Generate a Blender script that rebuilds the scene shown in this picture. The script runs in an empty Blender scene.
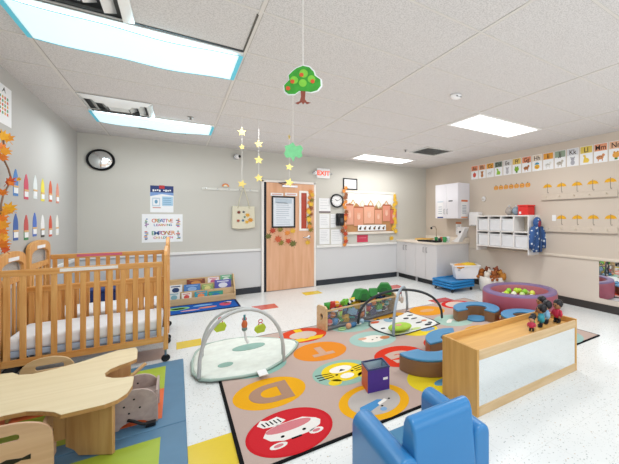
import bpy, math, random
from mathutils import Vector, Matrix
random.seed(7)
PI = math.pi
COL = bpy.context.scene.collection

# ------------------------------------------------------------------ camera model (room metres)
U0, V0, FPX, TH, CH = 423.9, 218.8, 340.0, 0.6284, 1.3535
XL, XR, YF, YN, H = -1.15, 5.03, 6.83, -2.0, 2.59
_c, _s = math.cos(TH), math.sin(TH)
def ray(u, v):
    d = (u - U0) / FPX
    return (d*_c + _s, -d*_s + _c, -(v - V0)/FPX)
def F(u, v, z=0.0):
    d = ray(u, v); t = (z - CH)/d[2]; return (d[0]*t, d[1]*t)
def W(u, v, y=YF):
    d = ray(u, v); t = y/d[1]; return (d[0]*t, CH + d[2]*t)
def R(u, v, x=XR):
    d = ray(u, v); t = x/d[0]; return (d[1]*t, CH + d[2]*t)

# ------------------------------------------------------------------ materials
def lin(h):
    if isinstance(h, str):
        h = h.lstrip('#'); c = [int(h[i:i+2], 16)/255 for i in (0, 2, 4)]
    else:
        c = [x/255 for x in h]
    return tuple([x/12.92 if x <= .04045 else ((x+.055)/1.055)**2.4 for x in c] + [1.0])
_M = {}
def nodes(m):
    m.use_nodes = True
    nt = m.node_tree
    return nt, nt.nodes['Principled BSDF'], nt.links
def mat(name, col, rough=.6, metal=0., var=.06, scale=30., bump=0., spec=.4, emis=0., emcol=None, alpha=1., trans=0.):
    if name in _M: return _M[name]
    m = bpy.data.materials.new(name); nt, b, L = nodes(m)
    c = lin(col)
    b.inputs['Roughness'].default_value = rough
    b.inputs['Metallic'].default_value = metal
    b.inputs['Specular IOR Level'].default_value = spec
    tc = nt.nodes.new('ShaderNodeTexCoord'); nz = nt.nodes.new('ShaderNodeTexNoise')
    nz.inputs['Scale'].default_value = scale; nz.inputs['Detail'].default_value = 2
    L.new(tc.outputs['Object'], nz.inputs['Vector'])
    mx = nt.nodes.new('ShaderNodeMix'); mx.data_type = 'RGBA'
    mx.inputs[6].default_value = tuple(max(0, x*(1-var)) for x in c[:3]) + (1,)
    mx.inputs[7].default_value = tuple(min(1, x*(1+var)) for x in c[:3]) + (1,)
    L.new(nz.outputs['Fac'], mx.inputs[0]); L.new(mx.outputs[2], b.inputs['Base Color'])
    if bump:
        bp = nt.nodes.new('ShaderNodeBump'); bp.inputs['Strength'].default_value = bump; bp.inputs['Distance'].default_value = .01
        L.new(nz.outputs['Fac'], bp.inputs['Height']); L.new(bp.outputs['Normal'], b.inputs['Normal'])
    if emis:
        b.inputs['Emission Color'].default_value = lin(emcol or col); b.inputs['Emission Strength'].default_value = emis
    if trans: b.inputs['Transmission Weight'].default_value = trans
    if alpha < 1: b.inputs['Alpha'].default_value = alpha
    _M[name] = m; return m
def wood(name, c1, c2, rough=.45, axis=0, scale=6.):
    if name in _M: return _M[name]
    m = bpy.data.materials.new(name); nt, b, L = nodes(m)
    b.inputs['Roughness'].default_value = rough
    tc = nt.nodes.new('ShaderNodeTexCoord'); mp = nt.nodes.new('ShaderNodeMapping')
    s = [scale*5]*3; s[axis] = scale*.4
    mp.inputs['Scale'].default_value = s
    nz = nt.nodes.new('ShaderNodeTexNoise'); nz.inputs['Scale'].default_value = 1.0; nz.inputs['Detail'].default_value = 5; nz.inputs['Distortion'].default_value = .6
    r = nt.nodes.new('ShaderNodeValToRGB'); r.color_ramp.elements[0].position = .3; r.color_ramp.elements[1].position = .7
    r.color_ramp.elements[0].color = lin(c1); r.color_ramp.elements[1].color = lin(c2)
    L.new(tc.outputs['Object'], mp.inputs['Vector']); L.new(mp.outputs['Vector'], nz.inputs['Vector'])
    L.new(nz.outputs['Fac'], r.inputs['Fac']); L.new(r.outputs['Color'], b.inputs['Base Color'])
    _M[name] = m; return m
def paint(h, rough=.6, **k):
    return mat('paint_%s_%d' % (h.strip('#'), int(rough*100)), h, rough, **k)

# ------------------------------------------------------------------ mesh builder
class MB:
    def __init__(s): s.v = []; s.f = []; s.m = []; s.mats = []
    def mi(s, m):
        if m not in s.mats: s.mats.append(m)
        return s.mats.index(m)
    def add(s, vs, fs, m, M=None):
        b = len(s.v)
        for p in vs:
            p = Vector(p)
            if M is not None: p = M @ p
            s.v.append(tuple(p))
        k = s.mi(m)
        for f in fs: s.f.append([b+i for i in f]); s.m.append(k)
        return s
    def box(s, x0, x1, y0, y1, z0, z1, m, M=None):
        vs = [(x, y, z) for z in (z0, z1) for y in (y0, y1) for x in (x0, x1)]
        return s.add(vs, [(0,2,3,1),(4,5,7,6),(0,1,5,4),(2,6,7,3),(0,4,6,2),(1,3,7,5)], m, M)
    def prism(s, poly, a, b, m, axis=2, M=None, hole=None):
        # poly in the plane normal to axis, extruded a..b along it
        def P(p, h):
            if axis == 2: return (p[0], p[1], h)
            if axis == 1: return (p[0], h, p[1])
            return (h, p[0], p[1])
        n = len(poly)
        ring = list(range(n)); pts = list(poly)
        walls = [(i, (i+1) % n) for i in range(n)]
        if hole:
            k = len(hole); hp = list(hole)
            ar = sum(poly[i][0]*poly[(i+1)%n][1]-poly[(i+1)%n][0]*poly[i][1] for i in range(n))
            ah = sum(hp[i][0]*hp[(i+1)%k][1]-hp[(i+1)%k][0]*hp[i][1] for i in range(k))
            if ar*ah > 0: hp.reverse()
            best = min(((poly[i][0]-hp[j][0])**2+(poly[i][1]-hp[j][1])**2, i, j) for i in range(n) for j in range(k))
            i0, j0 = best[1], best[2]
            pts = list(poly)+hp
            ring = list(range(i0+1)) + [n+(j0+q) % k for q in range(k)] + [n+j0] + list(range(i0, n))
            walls += [(n+i, n+(i+1) % k) for i in range(k)]
        N = len(pts)
        vs = [P(p, a) for p in pts] + [P(p, b) for p in pts]
        if hole:   # triangulate caps robustly
            from mathutils.geometry import tessellate_polygon
            tr = tessellate_polygon([[Vector((p[0], p[1], 0)) for p in poly], [Vector((p[0], p[1], 0)) for p in hp]])
            caps = [tuple(t) for t in tr]
            fs = caps + [tuple(N+i for i in t[::-1]) for t in caps]
        else:
            fs = [ring[::-1], [N+i for i in ring]]
        fs = list(fs) + [(i, j, N+j, N+i) for i, j in walls]
        return s.add(vs, fs, m, M)
    def tube(s, pts, r, m, seg=8, M=None, closed=False):
        pts = [Vector(p) for p in pts]; n = len(pts)
        rr = r if isinstance(r, (list, tuple)) else [r]*n
        vs = []; ref = None
        for i, p in enumerate(pts):
            if closed: t = pts[(i+1) % n]-pts[i-1]
            else: t = pts[min(i+1, n-1)]-pts[max(i-1, 0)]
            t.normalize()
            if ref is None:
                ref = Vector((0, 0, 1)) if abs(t.z) < .9 else Vector((1, 0, 0))
            a = t.cross(ref)
            if a.length < 1e-5: a = t.cross(Vector((0, 1, 0)))
            a.normalize(); b = a.cross(t); ref = b.copy()
            for k in range(seg):
                q = 2*PI*k/seg; vs.append(p + (a*math.cos(q)+b*math.sin(q))*rr[i])
        fs = []
        for i in range(n if closed else n-1):
            j = (i+1) % n
            for k in range(seg):
                fs.append((i*seg+k, i*seg+(k+1) % seg, j*seg+(k+1) % seg, j*seg+k))
        if not closed: fs += [tuple(range(seg))[::-1], tuple((n-1)*seg+k for k in range(seg))]
        return s.add(vs, fs, m, M)
    def lathe(s, prof, m, c=(0,0,0), seg=24, M=None, sx=1., sy=1., cap=True):
        vs = []; n = len(prof)
        for r, z in prof:
            for k in range(seg):
                a = 2*PI*k/seg; vs.append((c[0]+r*sx*math.cos(a), c[1]+r*sy*math.sin(a), c[2]+z))
        fs = [(i*seg+k, i*seg+(k+1) % seg, (i+1)*seg+(k+1) % seg, (i+1)*seg+k) for i in range(n-1) for k in range(seg)]
        if cap and prof[0][0] > 1e-6: fs.append(tuple(range(seg))[::-1])
        if cap and prof[-1][0] > 1e-6: fs.append(tuple((n-1)*seg+k for k in range(seg)))
        return s.add(vs, fs, m, M)
    def ball(s, c, r, m, sc=(1,1,1), seg=12, rings=8, jit=0., M=None):
        vs = []
        for i in range(rings+1):
            t = PI*i/rings
            for k in range(seg):
                a = 2*PI*k/seg
                j = 1+random.uniform(-jit, jit)
                vs.append((c[0]+r*sc[0]*math.sin(t)*math.cos(a)*j, c[1]+r*sc[1]*math.sin(t)*math.sin(a)*j, c[2]+r*sc[2]*math.cos(t)*j))
        fs = [(i*seg+k, (i+1)*seg+k, (i+1)*seg+(k+1) % seg, i*seg+(k+1) % seg) for i in range(rings) for k in range(seg)]
        return s.add(vs, fs, m, M)
    def build(s, name, parent=None, smooth=False, bev=0., sub=0, loc=None, segs=2):
        me = bpy.data.meshes.new(name); me.from_pydata(s.v, [], s.f)
        for m in s.mats: me.materials.append(m)
        for p, k in zip(me.polygons, s.m): p.material_index = k; p.use_smooth = smooth
        me.validate()
        import bmesh
        bm = bmesh.new(); bm.from_mesh(me)
        bmesh.ops.remove_doubles(bm, verts=bm.verts, dist=1e-6)
        bmesh.ops.recalc_face_normals(bm, faces=bm.faces); bm.to_mesh(me); bm.free()
        o = bpy.data.objects.new(name, me); COL.objects.link(o)
        if parent is not None: o.parent = parent
        if loc is not None: o.location = loc
        if sub:
            q = o.modifiers.new('sub', 'SUBSURF'); q.levels = q.render_levels = sub
        if bev:
            q = o.modifiers.new('bev', 'BEVEL'); q.width = bev; q.segments = segs; q.limit_method = 'ANGLE'; q.angle_limit = .6
            for p in me.polygons: p.use_smooth = True
            q2 = o.modifiers.new('wn', 'WEIGHTED_NORMAL'); q2.keep_sharp = False
        return o
def tag(o, label, cat, group=None, kind=None):
    o['label'] = label; o['category'] = cat
    if group: o['group'] = group
    if kind: o['kind'] = kind
    return o
def struct(o): o['kind'] = 'structure'; return o
def thing(name, label, cat, loc=(0,0,0), rot=(0,0,0), group=None):
    o = bpy.data.objects.new(name, None); COL.objects.link(o); o.empty_display_size = .05
    o.location = loc; o.rotation_euler = rot
    return tag(o, label, cat, group)
RF = (PI/2, 0, 0); RR = (PI/2, 0, -PI/2); RL = (PI/2, 0, PI/2)   # wall frames: local x right, y up, z out of the wall
def on_far(u, v, d=.002): x, z = W(u, v); return (x, YF-d, z)
def on_right(u, v, d=.002): y, z = R(u, v); return (XR-d, y, z)
def on_left(u, v, d=.002): y, z = R(u, v, XL+d); return (XL+d, y, z)
def rect(x0, x1, y0, y1): return [(x0,y0),(x1,y0),(x1,y1),(x0,y1)]
def circ(cx, cy, rx, ry=None, n=28, a0=0, a1=2*PI):
    ry = rx if ry is None else ry
    full = abs(a1-a0-2*PI) < 1e-6
    k = n if full else n+1
    return [(cx+rx*math.cos(a0+(a1-a0)*i/n), cy+ry*math.sin(a0+(a1-a0)*i/n)) for i in range(k)]
def rrect(x0, x1, y0, y1, r, n=5):
    out = []
    for cx, cy, a in ((x1-r,y0+r,-PI/2),(x1-r,y1-r,0),(x0+r,y1-r,PI/2),(x0+r,y0+r,PI)):
        out += [(cx+r*math.cos(a+PI/2*i/n), cy+r*math.sin(a+PI/2*i/n)) for i in range(n+1)]
    return out
def text(s, size, m, parent, loc=(0,0,0), rot=(0,0,0), name='lettering', align='CENTER', bold=0.):
    cu = bpy.data.curves.new('txt', 'FONT'); cu.body = s; cu.size = size; cu.align_x = align; cu.align_y = 'CENTER'
    cu.extrude = .0006; cu.offset = bold
    t = bpy.data.objects.new('txt', cu); COL.objects.link(t)
    bpy.context.view_layer.update()
    me = bpy.data.meshes.new_from_object(t.evaluated_get(bpy.context.evaluated_depsgraph_get()))
    bpy.data.objects.remove(t); bpy.data.curves.remove(cu)
    me.materials.clear(); me.materials.append(m)
    o = bpy.data.objects.new(name, me); COL.objects.link(o); o.parent = parent; o.location = loc; o.rotation_euler = rot
    return o
def star_poly(r, n=5, k=.45, rot=PI/2):
    return [((r if i % 2 == 0 else r*k)*math.cos(rot+PI*i/n), (r if i % 2 == 0 else r*k)*math.sin(rot+PI*i/n)) for i in range(2*n)]
def leaf_poly(r, a=0.):
    pr = [(90,1),(75,.55),(50,.9),(38,.5),(10,.8),(-5,.42),(-40,.55),(-70,.3),(-86,.3),(-88,.8),(-92,.8),(-94,.3),(-110,.3),(-140,.55),(-175,.42),(170,.8),(142,.5),(130,.9),(105,.55)]
    return [(r*k*math.cos(math.radians(d)+a), r*k*math.sin(math.radians(d)+a)) for d, k in pr]

# ------------------------------------------------------------------ shared materials
M_crib = wood('crib_wood', '#cb8a42', '#e3af6a', axis=2)
M_cribh = wood('crib_wood_h', '#cb8a42', '#e3af6a', axis=0)
M_maple = wood('maple', '#decda6', '#e8d9b6', .4, 0, 4)
M_edge = wood('ply_edge', '#a97b45', '#c79c62', .5, 0, 10)
M_ply = wood('ply', '#b88c58', '#caa26c', .5, 2, 6)
M_chairply = wood('chair_ply', '#c9a180', '#dab694', .45, 0, 5)
M_shelf = wood('shelf_wood', '#c8954c', '#d9a960', .35, 2, 5)
M_shelfh = wood('shelf_wood_h', '#d2a05a', '#e3b56c', .35, 0, 5)
M_birch = wood('birch', '#c9a878', '#dcc097', .45, 0, 5)
M_white = mat('white_plastic', '#e9e9ea', .4, var=.02)
M_paper = mat('paper', '#eceef0', .7, var=.03)
M_black = mat('black_plastic', '#16181c', .4, var=.1)
M_chrome = mat('chrome', '#c9ccd0', .15, 1., var=.02)
M_mirror = mat('mirror_glass', '#eef2f4', .015, 1., var=.0)
M_acr = mat('clear_acrylic', '#eef4f6', .08, alpha=.07, var=0.)
M_string = mat('string', '#efeeea', .6, var=.02)

# ------------------------------------------------------------------ room shell
def floor_mat():
    m = bpy.data.materials.new('floor_vinyl'); nt, b, L = nodes(m)
    tc = nt.nodes.new('ShaderNodeTexCoord')
    pass
    n1 = nt.nodes.new('ShaderNodeTexNoise'); n1.inputs['Scale'].default_value = 2.2; n1.inputs['Detail'].default_value = 3
    L.new(tc.outputs['Object'], n1.inputs['Vector'])
    r1 = nt.nodes.new('ShaderNodeValToRGB'); r1.color_ramp.elements[0].color = lin('#dde2e3'); r1.color_ramp.elements[1].color = lin('#e9ebea')
    L.new(n1.outputs['Fac'], r1.inputs['Fac'])
    prev = r1.outputs['Color']
    for sc, th, c in ((34, .16, '#8f9a98'), (23, .11, '#b59a7c'), (58, .17, '#a9b0ae')):
        v = nt.nodes.new('ShaderNodeTexVoronoi'); v.inputs['Scale'].default_value = sc
        L.new(tc.outputs['Object'], v.inputs['Vector'])
        lt = nt.nodes.new('ShaderNodeMath'); lt.operation = 'LESS_THAN'; lt.inputs[1].default_value = th
        L.new(v.outputs['Distance'], lt.inputs[0])
        mx = nt.nodes.new('ShaderNodeMix'); mx.data_type = 'RGBA'; mx.inputs[7].default_value = lin(c)
        ml = nt.nodes.new('ShaderNodeMath'); ml.operation = 'MULTIPLY'; ml.inputs[1].default_value = .62
        L.new(lt.outputs[0], ml.inputs[0]); L.new(ml.outputs[0], mx.inputs[0]); L.new(prev, mx.inputs[6]); prev = mx.outputs[2]
    br = nt.nodes.new('ShaderNodeTexBrick'); br.offset = 0; br.inputs['Scale'].default_value = 1
    br.inputs['Brick Width'].default_value = .305; br.inputs['Row Height'].default_value = .305; br.inputs['Mortar Size'].default_value = .0012
    br.inputs['Color1'].default_value = br.inputs['Color2'].default_value = (1,1,1,1); br.inputs['Mortar'].default_value = (.75,.74,.7,1)
    L.new(tc.outputs['Object'], br.inputs['Vector'])
    mu = nt.nodes.new('ShaderNodeMix'); mu.data_type = 'RGBA'; mu.blend_type = 'MULTIPLY'; mu.inputs[0].default_value = .6
    L.new(prev, mu.inputs[6]); L.new(br.outputs['Color'], mu.inputs[7]); L.new(mu.outputs[2], b.inputs['Base Color'])
    b.inputs['Roughness'].default_value = .22; b.inputs['Specular IOR Level'].default_value = .35
    return m
def ceil_mat():
    m = bpy.data.materials.new('acoustic_tile'); nt, b, L = nodes(m)
    tc = nt.nodes.new('ShaderNodeTexCoord')
    n = nt.nodes.new('ShaderNodeTexNoise'); n.inputs['Scale'].default_value = 120; n.inputs['Detail'].default_value = 3
    L.new(tc.outputs['Object'], n.inputs['Vector'])
    r = nt.nodes.new('ShaderNodeValToRGB'); r.color_ramp.elements[0].position = .38; r.color_ramp.elements[1].position = .56
    r.color_ramp.elements[0].color = lin('#b9b6b4'); r.color_ramp.elements[1].color = lin('#cfccca')
    L.new(n.outputs['Fac'], r.inputs['Fac']); L.new(r.outputs['Color'], b.inputs['Base Color'])
    b.inputs['Roughness'].default_value = .9; b.inputs['Specular IOR Level'].default_value = .1
    return m
MF = floor_mat(); MC = ceil_mat()
f = MB(); f.box(XL-.1, XR+.1, YN-.1, YF+.1, -.1, 0, MF)
my, mr = mat('floor_yellow', '#dfc323', .25, var=.03), mat('floor_red', '#cc5b50', .25, var=.04)
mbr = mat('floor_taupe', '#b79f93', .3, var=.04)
T = .305
def inlay(x0, x1, y0, y1, m): f.box(x0, x1, y0, y1, -.01, .0007, m)
inlay(-.005, .22, 4.35, 4.60, my)
inlay(.93, 1.26, 5.50, 5.80, mr)
inlay(1.84, 2.15, 6.08, 6.36, my)
inlay(-.1, .36, 2.12, 2.46, my)
inlay(3.26, 3.66, 5.66, 5.98, mr)
inlay(3.36, 3.74, 4.29, 4.52, mr)
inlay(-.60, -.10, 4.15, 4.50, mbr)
struct(f.build('floor'))
c = MB(); c.box(XL-.1, XR+.1, YN-.1, YF+.1, H, H+.1, MC)
ceiling = struct(c.build('ceiling'))
g = MB(); mg = mat('ceiling_grid', '#cac6c0', .5, var=.02); ms = mat('ceiling_gap', '#a39e97', .8)
for k in range(-1, 6):
    x = -.812+1.22*k
    if XL < x < XR: g.box(x-.011, x+.011, YN, YF, H-.004, H+.01, mg); g.box(x+.011, x+.016, YN, YF, H-.001, H+.01, ms)
k = -7
while True:
    y = 2.2085+.61*k; k += 1
    if y > YF: break
    if y > YN: g.box(XL, XR, y-.009, y+.009, H-.003, H+.01, mg); g.box(XL, XR, y+.009, y+.012, H-.001, H+.01, ms)
g.box(-.25, .40, 2.800, 2.822, H-.006, H+.01, M_black).box(.392, .402, 2.25, 2.81, H-.005, H+.01, mat('grid_shadow', '#5a5750', .8))  # dark strips paint the shadow line around the displaced tile
gr = g.build('ceiling_grid', ceiling); gr['kind'] = 'structure'
def wallmat(name, up, lo):
    m = bpy.data.materials.new(name); nt, b, L = nodes(m)
    tc = nt.nodes.new('ShaderNodeTexCoord'); sp = nt.nodes.new('ShaderNodeSeparateXYZ'); L.new(tc.outputs['Object'], sp.inputs[0])
    gt = nt.nodes.new('ShaderNodeMath'); gt.operation = 'GREATER_THAN'; gt.inputs[1].default_value = .79; L.new(sp.outputs[2], gt.inputs[0])
    mx = nt.nodes.new('ShaderNodeMix'); mx.data_type = 'RGBA'; mx.inputs[6].default_value = lin(lo); mx.inputs[7].default_value = lin(up)
    L.new(gt.outputs[0], mx.inputs[0])
    nz = nt.nodes.new('ShaderNodeTexNoise'); nz.inputs['Scale'].default_value = 90; L.new(tc.outputs['Object'], nz.inputs['Vector'])
    bp = nt.nodes.new('ShaderNodeBump'); bp.inputs['Strength'].default_value = .08; bp.inputs['Distance'].default_value = .003
    L.new(nz.outputs['Fac'], bp.inputs['Height']); L.new(bp.outputs['Normal'], b.inputs['Normal'])
    L.new(mx.outputs[2], b.inputs['Base Color']); b.inputs['Roughness'].default_value = .65
    return m
w1 = wallmat('wall_paint_far', '#c6c4bc', '#d0d1d3'); w2 = wallmat('wall_paint_right', '#cdc1b3', '#d8cdc0'); w3 = wallmat('wall_paint_left', '#b7b6b2', '#bfc2c4')
struct(MB().box(XL-.1, XR+.1, YF, YF+.1, 0, H, w1).build('wall_far'))
struct(MB().box(XR, XR+.1, YN, YF, 0, H, w2).build('wall_right'))
struct(MB().box(XL-.1, XL, YN, YF, 0, H, w3).build('wall_left'))
struct(MB().box(XL-.1, XR+.1, YN-.1, YN, 0, H, w1).build('wall_near'))
Mb = mat('baseboard_rubber', '#2b3038', .45, var=.08); Mb2 = mat('baseboard_brown', '#3a3735', .45, var=.08)
DX0, DX1, DH = 1.31, 2.215, 2.03
struct(MB().box(XL, DX0-.06, YF-.012, YF, 0, .11, Mb).box(DX1+.06, 4.17, YF-.012, YF, 0, .11, Mb).build('baseboard_far'))
struct(MB().box(XR-.012, XR, YN, 5.28, 0, .11, Mb2).build('baseboard_right'))
struct(MB().box(XL, XL+.012, YN, YF, 0, .11, Mb).build('baseboard_left'))
Mr = mat('chair_rail', '#e6e6e4', .4, var=.02)
struct(MB().box(XL, DX0-.06, YF-.022, YF, .765, .81, Mr).box(DX1+.06, 4.17, YF-.022, YF, .765, .81, Mr).build('trim_1', bev=.006))
struct(MB().box(XR-.022, XR, YN, 5.28, .74, .775, mat('chair_rail_r', '#ddd2c2', .4)).build('trim_2', bev=.006))
struct(MB().box(XL, XL+.022, YN, YF, .765, .81, Mr).build('trim_3', bev=.006))

# ------------------------------------------------------------------ door
Mdoor = wood('door_wood', '#d39d76', '#e4b492', .4, 2, 3)
Mfr = mat('door_frame_paint', '#f0ece7', .4, var=.02)
door = bpy.data.objects.new('door_1', None); COL.objects.link(door); door.location = (DX0, YF, 0); door['kind'] = 'structure'
dw = DX1-DX0
MB().box(-.05, -.012, -.035, 0, 0, DH+.045, Mfr).box(dw+.006, dw+.042, -.035, 0, 0, DH+.045, Mfr).box(-.05, dw+.042, -.035, 0, DH+.006, DH+.045, Mfr).build('door_frame', door, bev=.004)
MB().box(-.012, .03, -.02, 0, 0, DH+.012, mat('door_gap', '#1d2430', .6)).build('door_gap', door)
# leaf with a narrow vision window
lx0, lx1, lz0, lz1 = .655, .76, 1.16, 1.86
MB().prism([(.03, .01), (dw, .01), (dw, DH), (.03, DH)], -.045, -.01, Mdoor, axis=1, hole=[(lx0,lz0),(lx1,lz0),(lx1,lz1),(lx0,lz1)]).build('door_leaf', door)
MB().prism([(lx0-.04, lz0-.04), (lx1+.04, lz0-.04), (lx1+.04, lz1+.04), (lx0-.04, lz1+.04)], -.056, -.045, Mfr, axis=1, hole=[(lx0,lz0),(lx1,lz0),(lx1,lz1),(lx0,lz1)]).build('window_frame', door, bev=.003)
MB().box(lx0, lx1, -.03, -.025, lz0, lz1, mat('red_window_paper', '#b5452f', .3)).build('window_pane', door)
hd = MB(); hx, hz = W(308, 237); hx -= DX0
hd.ball((hx, -.052, hz), .035, M_chrome, (1, .3, 1)).tube([(hx, -.05, hz), (hx, -.09, hz), (hx-.03, -.1, hz), (hx-.12, -.1, hz)], .011, M_chrome)
hd.build('door_handle', door, smooth=True)
MB().box(.30, .58, -.075, -.045, DH-.075, DH-.035, mat('closer_metal', '#d8d8dc', .3, .6)).tube([(.32,-.09,DH-.03),(.22,-.12,DH-.005),(.45,-.1,DH+.02)], .008, M_black).build('door_closer', door, bev=.005)
# things on the door
YD = YF-.047
def wcard(name, label, cat, x, z, y=None, group=None): return thing(name, label, cat, (x, YF-.002 if y is None else y, z), RF, group)
x0, z1 = W(271, 196); x1, z0 = W(294.5, 227.5)
t = wcard('framed_notice', 'black framed white notice on the wooden door', 'notice', (x0+x1)/2, (z0+z1)/2, YD)
w_, h_ = (x1-x0)/2, (z1-z0)/2
MB().prism(rect(-w_, w_, -h_, h_), .0, .014, M_black, hole=rect(-w_+.028, w_-.028, -h_+.028, h_-.028)).build('frame', t)
p = MB().prism(rect(-w_+.028, w_-.028, -h_+.028, h_-.028), .0, .006, mat('notice_paper', '#dfe6ee', .3))
ml_ = paint('#b4bfcc')
for i in range(11): p.prism(rect(-w_*.62, w_*random.uniform(.2, .62), h_*.55-i*.04, h_*.55-i*.04+.012), .006, .0068, ml_)
p.prism(rect(-w_*.7, w_*.7, h_*.55, h_*.85), .006, .0068, paint('#bccbd8')).build('sheet', t)
for (ua, ub, lb) in ((270, 282.5, 'narrow white sign strip above the framed notice, hinge side'), (284.5, 296.5, 'narrow white sign strip above the framed notice, beside the door window')):
    xa, zz = W(ua, 194.3); xb, _ = W(ub, 194.3)
    t = wcard('sign_strip', lb, 'sign', (xa+xb)/2, zz, YD)
    MB().prism(rect(-(xb-xa)/2, (xb-xa)/2, -.028, .028), 0, .003, M_paper).prism(rect(-(xb-xa)*.38, (xb-xa)*.38, -.01, .01), .003, .0036, paint('#d9a79d')).build('sheet', t)
LC = {'red': '#b5452a', 'orange': '#d9883a', 'yellow': '#e6bb3e', 'olive': '#857a34', 'rust': '#c9603a', 'green': '#6a6a34', 'gold': '#dcae3c', 'brown': '#8a5230'}
def leaf(u, v, colr, label, r=.055, door_=True, a=0., wall='F', group=None, d=.0):
    if wall == 'F':
        x, z = W(u, v); loc = (x, (YD if door_ else YF-.004)-d, z); rt = RF
    else:
        loc = on_left(u, v, .004+d); rt = RL
    o = MB().prism(leaf_poly(r, a), 0, .003, paint(LC[colr])).build('maple_leaf')
    o.location = loc; o.rotation_euler = (rt[0]+random.uniform(-.15, .15), 0, rt[2]) if wall == 'F' else rt
    for p_ in o.data.vertices: p_.co.z += .012*abs(p_.co.x)/r*random.uniform(.5, 1)
    return tag(o, label, 'leaf', group)
DL = [(272.6,231.2,'red','red leaf sticker just under the hinge-side corner of the notice'),(280.3,229.7,'olive','olive leaf sticker under the middle of the notice'),
 (287.2,233.3,'orange','orange leaf sticker under the notice, left of its lighter neighbour'),(292.2,231.5,'gold','golden leaf sticker below the notice corner beside the window'),
 (268.2,236.8,'green','dark green leaf sticker at the hinge edge of the door'),(276.7,239.5,'rust','large rust orange leaf sticker in the middle of the door'),
 (281.2,243,'olive','olive leaf sticker lowest on the left of the leaf group'),(287.2,241.3,'red','deep red leaf sticker between two olive ones'),
 (292.5,244.3,'green','largest green leaf sticker low on the door'),(307,243,'gold','yellow green leaf sticker under the door handle')]
for i, (u, v, cc, lb) in enumerate(DL): leaf(u, v, cc, lb, .1 if i in (5, 8) else .082, True, random.uniform(-1, 1), group='leaf stickers on the door')
t = thing('leaf_garland', 'hanging garland of yellow and orange leaves down the door edge by the window', 'garland', (0,0,0))
mm = MB(); yy = 0
x, z = W(309.5, 193); x2, z2 = W(305, 229)
MB().tube([(x, YD-.01, z), (x+.005, YD-.012, (z+z2)/2), (x2+.02, YD-.01, z2)], .004, paint('#6b4a2a')).build('string', t)
for i in range(16):
    q = i/15; px = x+(x2-x)*q*.3+random.uniform(-.03, .03); pz = z+(z2-z)*q
    o = MB().prism(leaf_poly(random.uniform(.06, .085), random.uniform(0, 6)), 0, .003, paint(LC[random.choice(['yellow','gold','orange','orange','olive','brown'])])).build('leaf', t)
    o.location = (px, YD-.014-.003*(i % 3), pz); o.rotation_euler = RF

# ------------------------------------------------------------------ ceiling: lights, vents, sprinklers
M_em = mat('lamp_diffuser', '#ffffff', .5, emis=2.2, var=0.)
M_cov = mat('lamp_cover_fabric', '#d6f0f6', .8, emis=.52, emcol='#dcf6fc', var=.03, scale=3)
M_covb = mat('lamp_cover_border', '#5fbcd2', .8, emis=.18, emcol='#5fc6dc', var=.04)
M_frm = mat('lamp_frame', '#e8e8e6', .4, var=.02)
def gx(k): return -.812+1.22*k
def gy(k): return 2.2085+.61*k
def light(kx, ky, label, cover):
    t = thing('ceiling_light', label, 'ceiling light', (gx(kx)+.61, gy(ky)+.305, H), group='recessed ceiling lights')
    MB().prism(rect(-.6, .6, -.296, .296), -.012, -.002, M_frm, hole=rect(-.56, .56, -.262, .262)).build('frame', t)
    MB().box(-.56, .56, -.262, .262, -.009, -.003, M_em).build('diffuser', t)
    if cover:
        n = 16; a = MB(); bd = MB()
        def sag(x, y):
            k = max(0, 1-(x/.58)**2)
            return -.02-.032*k*(.55+.45*math.cos(y*5)) - (.008*math.sin(x*9)*k)
        y0, y1 = -.27, .27
        ny = 8; vs = []; fs = []
        for i in range(n+1):
            for j in range(ny+1):
                X = -.575+1.15*i/n; Y = y0+(y1-y0)*j/ny; vs.append((X, Y, sag(X, Y)))
        for i in range(n):
            for j in range(ny):
                q = i*(ny+1)+j; fs.append((q, q+1, q+ny+2, q+ny+1))
        a.add(vs, fs, M_cov); cv = a.build('fabric_cover', t, smooth=True)
        for s in (-1, 1):
            b = MB(); vs = []; fs = []
            for j in range(ny+1):
                Y = y0+(y1-y0)*j/ny
                for X in (s*.578, s*.605): vs.append((X, Y, sag(min(.575, abs(X))*s, Y)-.003))
            for j in range(ny): fs.append((2*j, 2*j+1, 2*j+3, 2*j+2))
            b.add(vs, fs, M_covb).build('blue_border', cv)
            b = MB(); vs = []; fs = []
            for i in range(n+1):
                X = -.575+1.15*i/n
                for Y in (s*.264, s*.277): vs.append((X, Y, sag(X, Y)-.003))
            for i in range(n): fs.append((2*i, 2*i+1, 2*i+3, 2*i+2))
            b.add(vs, fs, M_covb).build('side_hem', cv)
    return t
light(0, 1, 'large fabric-covered ceiling light with blue borders, nearest the camera', True)
light(0, 5, 'smaller-looking fabric-covered ceiling light with blue ends, above the cribs and convex mirror', True)
light(3, 1, 'bare bright ceiling light panel near the alphabet cards', False)
light(3, 6, 'bare bright ceiling light panel close to the far wall above the cabinets', False)
M_ven = mat('vent_metal', '#dfe3e2', .25, .5, var=.02); M_dk = mat('vent_dark', '#3a3c3c', .7)
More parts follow.
